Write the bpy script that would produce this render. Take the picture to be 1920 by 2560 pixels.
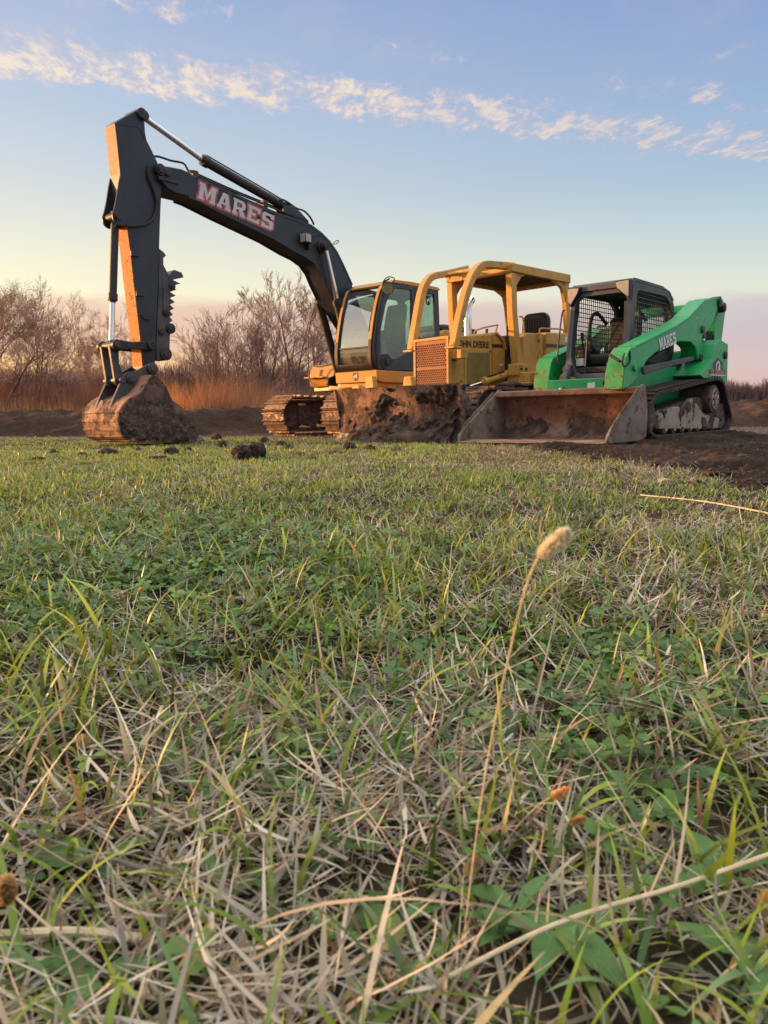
import bpy, bmesh, math, random
import numpy as np
from mathutils import Vector, Matrix
random.seed(7)
RNG = np.random.default_rng(11)
for _o in list(bpy.data.objects): bpy.data.objects.remove(_o)
scene = bpy.context.scene
COL = scene.collection

# ------------------------------------------------------------------ camera
CAM_H, PITCH, FPX = 0.5, math.radians(8.2), 1923.0
cam_d = bpy.data.cameras.new('camera'); cam = bpy.data.objects.new('camera', cam_d); COL.objects.link(cam)
cam_d.sensor_fit = 'HORIZONTAL'; cam_d.sensor_width = 36.0; cam_d.lens = FPX / 1920 * 36
cam_d.clip_start = 0.02; cam_d.clip_end = 5000
cam.location = (0, 0, CAM_H); cam.rotation_euler = (math.radians(90) - PITCH, 0, 0)
cam_d.dof.use_dof = True; cam_d.dof.focus_distance = 4.0; cam_d.dof.aperture_fstop = 13.0
scene.camera = cam
scene.render.resolution_x, scene.render.resolution_y = 768, 1024

# ------------------------------------------------------------------ light
SUN_AZ = (-0.955, 0.297)          # horizontal direction towards the sun (left of the picture)
SUN_EL = math.radians(6.0)
scene.view_settings.view_transform = 'Standard'; scene.view_settings.look = 'None'
scene.view_settings.gamma = 1.0; scene.view_settings.use_curve_mapping = False
scene.view_settings.exposure = 1.08
try:
    scene.cycles.use_denoising = True; scene.cycles.denoiser = 'OPENIMAGEDENOISE'
    scene.cycles.max_bounces = 8; scene.cycles.transparent_max_bounces = 12
except Exception: pass
sun_d = bpy.data.lights.new('sun', 'SUN'); sun_d.energy = 4.0; sun_d.angle = math.radians(3); sun_d.color = (1.0, 0.47, 0.16)
sun = bpy.data.objects.new('sun', sun_d); COL.objects.link(sun)
_sd = Vector((SUN_AZ[0]*math.cos(SUN_EL), SUN_AZ[1]*math.cos(SUN_EL), math.sin(SUN_EL))).normalized()
sun.rotation_euler = _sd.to_track_quat('Z', 'Y').to_euler(); sun.location = (-20, 10, 12)

def s2l(c):
    return tuple((v/255/12.92 if v/255 <= .04045 else ((v/255+.055)/1.055)**2.4) for v in c)

class G:
    """small helper for node trees"""
    def __init__(s, nt): s.nt = nt; s.n = nt.nodes; s.l = nt.links
    def add(s, t, ins=None, **kw):
        n = s.n.new(t)
        for k, v in kw.items(): setattr(n, k, v)
        for k, v in (ins or {}).items(): s.set(n.inputs[k], v)
        return n
    def set(s, inp, v):
        if hasattr(v, 'is_linked') or hasattr(v, 'links'): s.l.new(v, inp)
        else:
            try: inp.default_value = v
            except Exception: inp.default_value = tuple(v) + (1,)
    def m(s, op, a, b=0.0, c=None, clamp=False):
        n = s.n.new('ShaderNodeMath'); n.operation = op; n.use_clamp = clamp
        s.set(n.inputs[0], a); s.set(n.inputs[1], b)
        if c is not None: s.set(n.inputs[2], c)
        return n.outputs[0]
    def mr(s, v, a, b, c=0.0, d=1.0, smooth=True):
        n = s.n.new('ShaderNodeMapRange'); n.interpolation_type = 'SMOOTHSTEP' if smooth else 'LINEAR'
        for i, x in enumerate((v, a, b, c, d)): s.set(n.inputs[i], x)
        return n.outputs[0]
    def mix(s, f, a, b, bt='MIX'):
        n = s.n.new('ShaderNodeMix'); n.data_type = 'RGBA'; n.blend_type = bt
        s.set(n.inputs[0], f); s.set(n.inputs[6], a if not isinstance(a, tuple) else a[:3] + (1,)); s.set(n.inputs[7], b if not isinstance(b, tuple) else b[:3] + (1,))
        return n.outputs[2]
    def ramp(s, f, stops, interp='LINEAR'):
        n = s.n.new('ShaderNodeValToRGB'); cr = n.color_ramp; cr.interpolation = interp
        while len(cr.elements) < len(stops): cr.elements.new(0.5)
        for e, (p, c) in zip(cr.elements, stops): e.position = p; e.color = tuple(c) + (1,)
        s.set(n.inputs[0], f); return n.outputs[0]
    def noise(s, vec, scale, detail=5, rough=.55, dist=0.0, dim='3D'):
        n = s.n.new('ShaderNodeTexNoise'); n.noise_dimensions = dim
        if vec is not None: s.l.new(vec, n.inputs['Vector'])
        n.inputs['Scale'].default_value = scale; n.inputs['Detail'].default_value = detail
        n.inputs['Roughness'].default_value = rough; n.inputs['Distortion'].default_value = dist
        return n.outputs[0]

world = bpy.data.worlds.new('World'); scene.world = world; world.use_nodes = True
g = G(world.node_tree); world.node_tree.nodes.clear()
tc = g.add('ShaderNodeTexCoord'); D = tc.outputs['Generated']
sep = g.add('ShaderNodeSeparateXYZ', {0: D}); dx, dy, dzz = sep.outputs
hl = g.m('SQRT', g.m('ADD', g.m('MULTIPLY', dx, dx), g.m('MULTIPLY', dy, dy)))
hl = g.m('MAXIMUM', hl, 0.02)
sdot = g.m('DIVIDE', g.m('ADD', g.m('MULTIPLY', dx, SUN_AZ[0]), g.m('MULTIPLY', dy, SUN_AZ[1])), hl)
az = g.mr(sdot, -0.25, 0.72, 0, 1, smooth=False)
zz = g.m('MAXIMUM', dzz, 0.0)
K = [(.0, (226,205,196)), (.05, (222,218,206)), (.13, (226,228,216)), (.165, (206,219,218)), (.20, (186,209,219)), (.25, (162,190,218)),
     (.32, (150,178,216)), (.43, (128,154,208)), (.62, (118,146,196)), (1., (112,140,190))]
Lf = [(.0, (255,205,140)), (.05, (255,226,176)), (.13, (255,243,207)), (.165, (248,238,210)), (.20, (232,229,214)), (.25, (214,217,219)),
     (.32, (190,204,222)), (.43, (166,184,220)), (.62, (130,154,204)), (1., (112,140,190))]
cool = g.ramp(zz, [(p, s2l(c)) for p, c in K]); warm = g.ramp(zz, [(p, s2l(c)) for p, c in Lf])
base = g.mix(az, cool, warm)
# glow round the low sun, left of the frame
gl = g.m('MULTIPLY', g.mr(sdot, 0.70, 1.0), g.mr(dzz, 0.80, 0.05))
base = g.mix(gl, base, (2.3, 1.65, 1.0))
# high cloud streaks: a layer seen on a plane overhead
zc = g.m('MAXIMUM', dzz, 0.03)
px_ = g.m('DIVIDE', dx, zc); py_ = g.m('DIVIDE', dy, zc)
pv = g.add('ShaderNodeCombineXYZ', {0: px_, 1: py_, 2: 0.0}).outputs[0]
warpn = g.add('ShaderNodeTexNoise', {'Vector': pv, 'Scale': 2.2, 'Detail': 3}).outputs[1]
wv = g.add('ShaderNodeVectorMath', {0: pv, 1: g.add('ShaderNodeVectorMath', {0: g.add('ShaderNodeVectorMath', {0: warpn, 1: (.5,.5,.5)}, operation='SUBTRACT').outputs[0], 1: (.17,.17,0)}, operation='MULTIPLY').outputs[0]}, operation='ADD').outputs[0]
wsc = g.add('ShaderNodeMapping', {'Vector': wv, 'Scale': (2.0, 1.0, 1.0)}).outputs[0]
n1 = g.noise(wsc, 4.6, 9, .64); n2 = g.noise(wsc, 19.0, 6, .64); n3 = g.noise(pv, 1.3, 3, .5)
def band(off, w, slope):
    q = g.m('SUBTRACT', g.m('SUBTRACT', py_, g.m('MULTIPLY', px_, slope)), off)
    q = g.m('ADD', q, g.m('MULTIPLY', g.m('SUBTRACT', n3, .5), .14))
    return g.mr(g.m('ABSOLUTE', q), w, w*.15)
bA = band(2.78, .40, .31); bB = g.m('MULTIPLY', band(2.34, .20, .36), g.mr(n3, .36, .62)); bC = g.m('MULTIPLY', band(2.02, .45, .30), g.mr(n3, .50, .75))
dens = g.m('ADD', g.m('MULTIPLY', n1, .66), g.m('MULTIPLY', n2, .34))
bm_ = g.m('MAXIMUM', bA, g.m('MAXIMUM', g.m('MULTIPLY', bB, .93), g.m('MULTIPLY', bC, .80)))
dens = g.m('ADD', dens, g.m('MULTIPLY', g.m('SUBTRACT', bm_, 1.0), .30))
cmask = g.m('MULTIPLY', g.mr(dens, .37, .56), g.mr(dzz, .10, .2))
ccol = g.mix(g.mr(dens, .43, .60), g.mix(az, s2l((176,180,208)), s2l((222,206,214))), g.mix(az, s2l((240,216,208)), s2l((255,236,208))))
base = g.mix(g.m('MULTIPLY', cmask, g.mr(az, 0, .8, .68, 1.0)), base, ccol)
# thin veil above the streaks
veil = g.m('MULTIPLY', g.mr(g.noise(wv, 1.6, 6, .6), .45, .72), g.m('MULTIPLY', g.mr(dzz, .30, .40), .45))
base = g.mix(veil, base, g.mix(az, s2l((176,178,208)), s2l((206,200,218))))
# added bright sheet, out of view overhead, to lift the light on the ground
over = g.mr(dzz, .44, .80)
base = g.mix(g.m('MULTIPLY', over, .9), base, (2.2, 2.09, 1.92))
# low cloud bank over the horizon
mp = g.add('ShaderNodeMapping', {'Vector': D, 'Scale': (6, 6, 42)}).outputs[0]
nb = g.noise(mp, 1.0, 6, .6)
nb2 = g.noise(g.add('ShaderNodeMapping', {'Vector': D, 'Scale': (22, 22, 130)}).outputs[0], 1.0, 5, .65)
edge = g.m('ADD', dzz, g.m('ADD', g.m('MULTIPLY', g.m('SUBTRACT', nb, .5), .016), g.m('MULTIPLY', g.m('SUBTRACT', nb2, .5), .020)))
bank = g.mr(edge, .130, .112)
bcool = g.ramp(g.m('MULTIPLY', g.m('ADD', dzz, g.m('MULTIPLY', g.m('SUBTRACT', nb, .5), .05)), 8.0), [(0, s2l((226,190,188))), (.25, s2l((208,184,200))), (.62, s2l((194,182,202))), (.85, s2l((202,192,206))), (1, s2l((212,208,208)))])
bwarm = g.ramp(g.m('MULTIPLY', g.m('ADD', dzz, g.m('MULTIPLY', g.m('SUBTRACT', nb, .5), .05)), 8.0), [(0, s2l((255,176,124))), (.22, s2l((255,182,124))), (.36, s2l((255,196,134))), (.5, s2l((240,178,146))), (.85, s2l((238,186,158))), (1, s2l((250,212,170)))])
base = g.mix(g.m('MULTIPLY', bank, .93), base, g.mix(az, bcool, bwarm))
sky = g.add('ShaderNodeTexSky'); sky.sky_type = 'NISHITA'; sky.sun_disc = False
sky.sun_elevation = SUN_EL; sky.sun_rotation = math.atan2(SUN_AZ[0], SUN_AZ[1]); sky.altitude = 200
bg1 = g.add('ShaderNodeBackground', {'Color': base, 'Strength': 0.41})
bg2 = g.add('ShaderNodeBackground', {'Color': sky.outputs[0], 'Strength': 0.022})
ws = g.add('ShaderNodeAddShader', {0: bg1.outputs[0], 1: bg2.outputs[0]})
wo = g.add('ShaderNodeOutputWorld', {'Surface': ws.outputs[0]})

# ------------------------------------------------------------------ pixel -> place
CAMP = np.array([0, 0, CAM_H])
def ray(px, py):
    u = (px-960)/FPX; v = (1280-py)/FPX
    return np.array([u, math.cos(PITCH)+v*math.sin(PITCH), -math.sin(PITCH)+v*math.cos(PITCH)])
ZM = {1:(200,240,.2170), 2:(200,680,.2170), 3:(460,400,.2652), 4:(620,660,.3014), 5:(1000,640,.2773), 6:(1340,660,.3134)}
def Zp(n, x, y): o = ZM[n]; return o[0]+x*o[2], o[1]+y*o[2]
class Frame:
    """a machine's own axes: f forward, l its left, u up; pixels are put on planes of the machine"""
    def __init__(s, x, y, z, th, roll):
        s.o = np.array([x, y, z], float); t = math.radians(th); r = math.radians(roll)
        s.f = np.array([-math.sin(t), -math.cos(t), 0]); l = np.array([math.cos(t), -math.sin(t), 0]); u = np.array([0, 0, 1.])
        s.l = l*math.cos(r)+u*math.sin(r); s.u = u*math.cos(r)-l*math.sin(r)
    def loc(s, p): q = p-s.o; return np.array([q@s.f, q@s.l, q@s.u])
    def _on(s, px, n, c):
        d = ray(*px); t = ((s.o+c*n-CAMP)@n)/(d@n); return s.loc(CAMP+t*d)
    def fu(s, n, l, *pts):   # points on a side plane -> (f, u)
        return [tuple(s._on(Zp(n, *p), s.l, l)[[0, 2]]) for p in pts]
    def lu(s, n, f, *pts):   # points on a front plane -> (l, u)
        return [tuple(s._on(Zp(n, *p), s.f, f)[[1, 2]]) for p in pts]
    def matrix(s):
        M = Matrix.Identity(4)
        for i, a in enumerate((s.f, s.l, s.u, s.o)):
            for j in range(3): M[j][i] = a[j]
        return M
def slope_z(x, y):
    return -.025*np.clip((y-9.8)*.62-(x-2.8)*.78, 0, 8)
# ------------------------------------------------------------------ materials
def new_mat(name):
    m = bpy.data.materials.new(name); m.use_nodes = True; m.node_tree.nodes.clear(); return m, G(m.node_tree)
def finish(g, bsdf): g.add('ShaderNodeOutputMaterial', {'Surface': bsdf})
MUD = (.060, .036, .026); MUD2 = (.20, .125, .088)
def mat(name, col, rough=.5, metal=0., var=.12, vs=4., mud=None, bump=.15, bs=60., spec=.5, dust=0., dustc=(.30,.21,.15), col2=None, c2=None, rnd=False, streak=0., chips=0., chipc=(.05,.035,.028), mudcol=MUD, mudcol2=MUD2):
    """painted or bare surface: base colour with mottling, optional second colour in patches, dust and caked mud = (threshold, scale, height per metre, height)"""
    m, g = new_mat(name)
    co = g.add('ShaderNodeTexCoord').outputs['Object']
    if rnd:
        oi = g.add('ShaderNodeObjectInfo').outputs['Random']
        co = g.add('ShaderNodeVectorMath', {0: co, 1: g.add('ShaderNodeCombineXYZ', {0: g.m('MULTIPLY', oi, 37.), 1: g.m('MULTIPLY', oi, 91.), 2: 0.}).outputs[0]}, operation='ADD').outputs[0]
    n = g.noise(co, vs, 6, .6); nf = g.noise(co, vs*9, 4, .65)
    c = g.mix(g.mr(n, .25, .75), tuple(x*(1-var) for x in col), tuple(min(1, x*(1+var)) for x in col))
    if col2 is not None:
        c = g.mix(g.mr(g.m('ADD', g.m('MULTIPLY', n, .6), g.m('MULTIPLY', nf, .4)), c2[0], c2[1]), c, tuple(col2))
    r = g.mr(nf, .2, .8, max(.03, rough-.1), min(1, rough+.15))
    h = g.m('MULTIPLY', nf, .3)
    if dust:
        dm = g.m('MULTIPLY', g.mr(g.m('ADD', g.m('MULTIPLY', nf, .5), g.m('MULTIPLY', n, .5)), .42, .72), dust)
        c = g.mix(dm, c, tuple(dustc)); r = g.m('MAXIMUM', r, g.m('MULTIPLY', dm, .9))
    if streak:
        sv = g.add('ShaderNodeMapping', {'Vector': co, 'Scale': (14, 14, .8)}).outputs[0]
        sm = g.m('MULTIPLY', g.mr(g.noise(sv, 2., 4, .6), .55, .8), streak)
        c = g.mix(sm, c, tuple(x*.35 for x in col))
    if chips:
        cn = g.noise(co, 22., 3, .75, .6); cl = g.noise(co, 3.1, 3, .6)
        cm = g.m('MULTIPLY', g.mr(g.m('ADD', cn, g.m('MULTIPLY', cl, .30)), .86-chips, .875-chips), .85); c = g.mix(cm, c, tuple(chipc)); r = g.m('MAXIMUM', r, g.m('MULTIPLY', cm, .8)); h = g.m('SUBTRACT', h, g.m('MULTIPLY', cm, .35))
    mt = metal
    if mud:
        thr, ms, zk, z0 = mud
        sepz = g.add('ShaderNodeSeparateXYZ', {0: co}).outputs[2]
        mn = g.m('ADD', g.m('MULTIPLY', g.noise(co, ms, 7, .62), .7), g.m('MULTIPLY', g.noise(co, ms*6, 5, .7), .3))
        mv = g.m('ADD', mn, g.m('MULTIPLY', g.m('SUBTRACT', z0, sepz), zk)) if zk else mn
        mm = g.mr(mv, thr-.03, thr+.035)
        mc = g.mix(g.mr(g.noise(co, ms*2.3, 6, .7), .38, .66), tuple(mudcol), tuple(mudcol2))
        c = g.mix(mm, c, mc); r = g.m('MAXIMUM', r, g.m('MULTIPLY', mm, .92)); h = g.m('ADD', h, g.m('MULTIPLY', mm, g.m('ADD', 1.2, g.m('MULTIPLY', nf, 2.)))) 
        if metal: mt = g.m('MULTIPLY', g.m('SUBTRACT', 1., mm), metal)
    b = g.add('ShaderNodeBump', {'Height': h, 'Strength': bump, 'Distance': .02})
    p = g.add('ShaderNodeBsdfPrincipled', {'Base Color': c, 'Roughness': r, 'Metallic': mt, 'Specular IOR Level': spec, 'Normal': b.outputs[0]})
    finish(g, p.outputs[0]); return m
def glass(name, tint, refl=.12, dirt=.15):
    m, g = new_mat(name)
    co = g.add('ShaderNodeTexCoord').outputs['Object']
    fr = g.m('ADD', .04, g.m('MULTIPLY', g.m('POWER', g.add('ShaderNodeLayerWeight', {'Blend': .5}).outputs['Facing'], 5.0), .9))
    t = g.add('ShaderNodeBsdfTransparent', {'Color': tuple(tint)+(1,)}).outputs[0]
    gl = g.add('ShaderNodeBsdfGlossy', {'Color': (.95,.95,.95,1), 'Roughness': .03}).outputs[0]
    a = g.add('ShaderNodeMixShader', {0: g.m('ADD', fr, refl, clamp=True), 1: t, 2: gl}).outputs[0]
    d = g.add('ShaderNodeBsdfDiffuse', {'Color': (.30,.26,.20,1)}).outputs[0]
    dm = g.m('MULTIPLY', g.mr(g.noise(co, 5., 6, .7), .35, .75), dirt)
    a = g.add('ShaderNodeMixShader', {0: dm, 1: a, 2: d}).outputs[0]
    finish(g, a); return m

YEL = (.56, .255, .030); YEL2 = (.52, .275, .052); GRN = (.014, .33, .105); NAVY = (.018, .024, .034)
M = {}
M['navy'] = mat('dark_blue_grey_paint', NAVY, .42, var=.25, vs=2.5, dust=.10, dustc=(.10,.090,.085), bump=.06, spec=.5, streak=.3, chips=.03, chipc=(.12,.09,.075))
M['litorange'] = mat('sunlit_worn_orange', (.50,.14,.008), .55, var=.2, vs=5, col2=(.05,.03,.022), c2=(.54,.58), bump=.2, dust=.0, chips=.06, spec=.15)  # worn speckled paint, with the low sun's orange put into its colour
M['peach'] = mat('sunlit_plate', (.48,.27,.14), .65, var=.12, vs=3, bump=.08)  # arm's sun-facing plate: warm light put into the peach colour
M['steel'] = mat('dark_steel', (.045,.042,.042), .5, .5, var=.3, vs=6, dust=.45, dustc=(.16,.11,.085), bump=.15)
M['black'] = mat('black_parts', (.014,.014,.016), .5, var=.3, dust=.18, dustc=(.10,.085,.075))
M['rubber'] = mat('black_hose_rubber', (.012,.012,.013), .55, var=.2)
M['chrome'] = mat('chrome_rod', (.75,.77,.80), .12, 1., var=.03, bump=.0)
M['yellow'] = mat('yellow_paint', YEL, .42, var=.10, vs=3, dust=.14, mud=(.86, 3., .28, .8), streak=.3, bump=.06, chips=.045)
M['yellow_old'] = mat('aged_yellow_paint', YEL2, .5, var=.14, vs=3, dust=.30, dustc=(.40,.26,.12), mud=(.80, 3.5, .30, .75), streak=.45, bump=.08, chips=.075)
M['cabgrey'] = mat('cab_dark_grey', (.030,.034,.042), .42, var=.2, dust=.15, dustc=(.13,.12,.11), bump=.04)
M['ctgrey'] = mat('loader_cab_grey', (.042,.047,.054), .5, var=.22, vs=3, dust=.25, dustc=(.16,.14,.125), bump=.06)
M['green'] = mat('green_paint', GRN, .42, var=.12, vs=3, dust=.10, dustc=(.20,.20,.12), mud=(.84, 4., .32, .62), bump=.05, mudcol=(.09,.07,.045), mudcol2=(.26,.22,.15), streak=.35, chips=.055, chipc=(.07,.06,.045))
M['greenworn'] = mat('scraped_green_paint', (.018,.27,.065), .55, var=.25, vs=5, chips=.10, chipc=(.09,.075,.05), mud=(.52, 6., .35, .75), bump=.15, mudcol=(.07,.06,.03), mudcol2=(.20,.22,.10))
M['pad'] = mat('track_pad_steel', (.20,.13,.09), .5, .35, var=.35, vs=9, mud=(.50, 9., 0, 0), bump=.35, rnd=True, mudcol=(.06,.036,.026), mudcol2=(.26,.15,.10))
M['paddark'] = mat('dozer_pad_steel', (.07,.05,.04), .6, .3, var=.35, vs=9, mud=(.46, 9., 0, 0), bump=.35, rnd=True)
M['frame'] = mat('muddy_frame', (.10,.07,.055), .8, var=.4, vs=4, mud=(.46, 5., 0, 0), bump=.5)
M['bucket'] = mat('rusty_bucket', (.30,.155,.095), .7, .1, var=.3, vs=5, mud=(.50, 3.2, .10, .45), bump=.5)
M['bucketside'] = mat('mud_caked_plate', (.13,.082,.06), .8, var=.45, vs=4, col2=(.24,.165,.13), c2=(.56,.62), mud=(.47, 4.2, .12, .35), bump=.9)
M['ear'] = mat('worn_dark_plate', (.055,.062,.072), .5, .3, var=.3, vs=4, dust=.55, dustc=(.20,.13,.09), bump=.15)
M['worn'] = mat('bright_worn_steel', (.27,.25,.245), .5, .4, var=.3, vs=9, mud=(.47, 8., 0, 0), bump=.4)
M['blade'] = mat('dozer_blade_steel', (.27,.155,.115), .75, .1, var=.35, vs=3, mud=(.47, 4., .16, .40), bump=.8)
M['lbucket'] = mat('loader_bucket_rust', (.23,.105,.062), .7, .15, var=.4, vs=3.5, col2=(.22,.18,.15), c2=(.52,.60), mud=(.55, 4., .15, .30), bump=.6)
M['lbside'] = mat('loader_bucket_side', (.21,.155,.125), .75, .15, var=.35, vs=4, mud=(.55, 6., .08, .25), bump=.5)
M['lug'] = mat('muddy_rubber_belt', (.035,.028,.025), .9, var=.4, vs=6, mud=(.50, 5., 0, 0), bump=.6, mudcol=(.035,.025,.02), mudcol2=(.10,.07,.055))
M['tanmud'] = mat('dried_mud_frame', (.30,.245,.185), .9, var=.25, vs=4, mud=(.60, 7., 0, 0), bump=.5, streak=.35)
M['seat'] = mat('black_vinyl', (.018,.018,.020), .45, var=.2)
M['seatgrey'] = mat('grey_seat_cloth', (.16,.145,.13), .85, var=.3, vs=9)
M['interior'] = mat('cab_interior', (.035,.032,.030), .8, var=.3)
M['rust'] = mat('rust_tinted_grille', (.34,.125,.05), .65, var=.2, vs=4, dust=.3, dustc=(.32,.16,.09), bump=.12)
M['olive'] = mat('olive_screen', (.20,.145,.035), .65, var=.22, vs=4, bump=.25, bs=200, mud=(.78, 3., .3, .8))
M['letter'] = mat('grey_white_lettering', (.50,.51,.52), .5, var=.1, dust=.2, dustc=(.3,.28,.27))
M['redline'] = mat('red_outline', (.42,.10,.09), .5, var=.15)
M['red'] = mat('red_lettering', (.55,.05,.05), .5, var=.1)
M['decal'] = mat('dark_decal', (.02,.02,.022), .45, var=.2)
M['white'] = mat('white_decal', (.70,.70,.68), .5, var=.1, dust=.2)
M['lens'] = mat('cloudy_lamp_lens', (.40,.37,.32), .2, var=.2, vs=10, dust=.4, dustc=(.32,.25,.17))
M['mirror'] = mat('mirror', (.85,.86,.88), .03, 1., var=.0, bump=0)
M['soil'] = mat('wet_clod_soil', (.040,.024,.018), .95, var=.5, vs=20, bump=1., bs=30, col2=(.12,.075,.055), c2=(.52,.62))
M['cake'] = mat('caked_mud', (.060,.036,.027), .95, var=.5, vs=6, bump=1.2, col2=(.155,.09,.066), c2=(.50,.62))
M['glass_g'] = glass('green_tinted_glass', (.66,.86,.77), .05, .16)
M['glass_f'] = glass('windscreen_glass', (.55,.70,.64), .30, .14)
M['glass_d'] = glass('dirty_lower_glass', (.42,.42,.30), .10, .62)
M['glass_c'] = glass('clear_rear_glass', (.78,.92,.86), .04, .15)
M['bark'] = mat('bark', (.17,.11,.088), .9, var=.3, vs=4, bump=.3)
M['twig'] = mat('twigs', (.34,.21,.165), .9, var=.25, vs=.6, bump=0)

def attr_mat(name, rough=.6, trans=.25, spec=.25):
    m, g = new_mat(name)
    a = g.add('ShaderNodeAttribute', attribute_name='Col').outputs['Color']
    p = g.add('ShaderNodeBsdfPrincipled', {'Base Color': a, 'Roughness': rough, 'Specular IOR Level': spec}).outputs[0]
    if trans:
        t = g.add('ShaderNodeBsdfTranslucent', {'Color': a}).outputs[0]
        p = g.add('ShaderNodeMixShader', {0: trans, 1: p, 2: t}).outputs[0]
    finish(g, p); return m
M['grass'] = attr_mat('grass_blades', .42, .32, .5)
M['brush'] = attr_mat('brush_stems', .9, .15, .1)
M['woods'] = attr_mat('far_woods', .95, 0, .05)

# ------------------------------------------------------------------ mesh helpers
def obj(name, me, parent=None, mats=None):
    o = bpy.data.objects.new(name, me); COL.objects.link(o)
    if parent is not None: o.parent = parent
    if mats is not None and me is not None and not me.materials: me.materials.append(mats)
    return o
def tag(o, label=None, cat=None, group=None, kind=None):
    if label: o['label'] = label
    if cat: o['category'] = cat
    if group: o['group'] = group
    if kind: o['kind'] = kind
    return o
def rnd(pts, r, n=4):
    """round the corners of a 2-D outline"""
    out = []; N = len(pts)
    for i in range(N):
        a, b, c = (np.array(pts[(i+k) % N], float) for k in (-1, 0, 1))
        rr = r[i] if isinstance(r, (list, tuple)) else r
        d1, d2 = a-b, c-b; L1, L2 = np.linalg.norm(d1), np.linalg.norm(d2)
        if rr <= 0 or L1 < 1e-6 or L2 < 1e-6: out.append(tuple(b)); continue
        k = min(rr, .48*L1, .48*L2); p0 = b+d1/L1*k; p1 = b+d2/L2*k
        for j in range(n+1):
            t = j/n; out.append(tuple((1-t)**2*p0+2*t*(1-t)*b+t*t*p1))
    return out
def smooth_line(pts, n=6):
    """Catmull-Rom through points"""
    P = [np.array(p, float) for p in pts]; P = [2*P[0]-P[1]]+P+[2*P[-1]-P[-2]]; out = []
    for i in range(1, len(P)-2):
        for j in range(n):
            t = j/n; a, b, c, d = P[i-1:i+3]
            out.append(.5*((2*b)+(-a+c)*t+(2*a-5*b+4*c-d)*t*t+(-a+3*b-3*c+d)*t**3))
    out.append(P[-2]); return out
def strip2d(pts, w):
    """outline of a band of width w round a 2-D line"""
    P = [np.array(p, float) for p in pts]; L, R_ = [], []
    for i, p in enumerate(P):
        t = P[min(i+1, len(P)-1)]-P[max(i-1, 0)]; t /= np.linalg.norm(t)+1e-9
        n = np.array([-t[1], t[0]]); ww = w[i] if isinstance(w, (list, tuple)) else w
        L.append(tuple(p+n*ww/2)); R_.append(tuple(p-n*ww/2))
    return L+R_[::-1]
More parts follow.
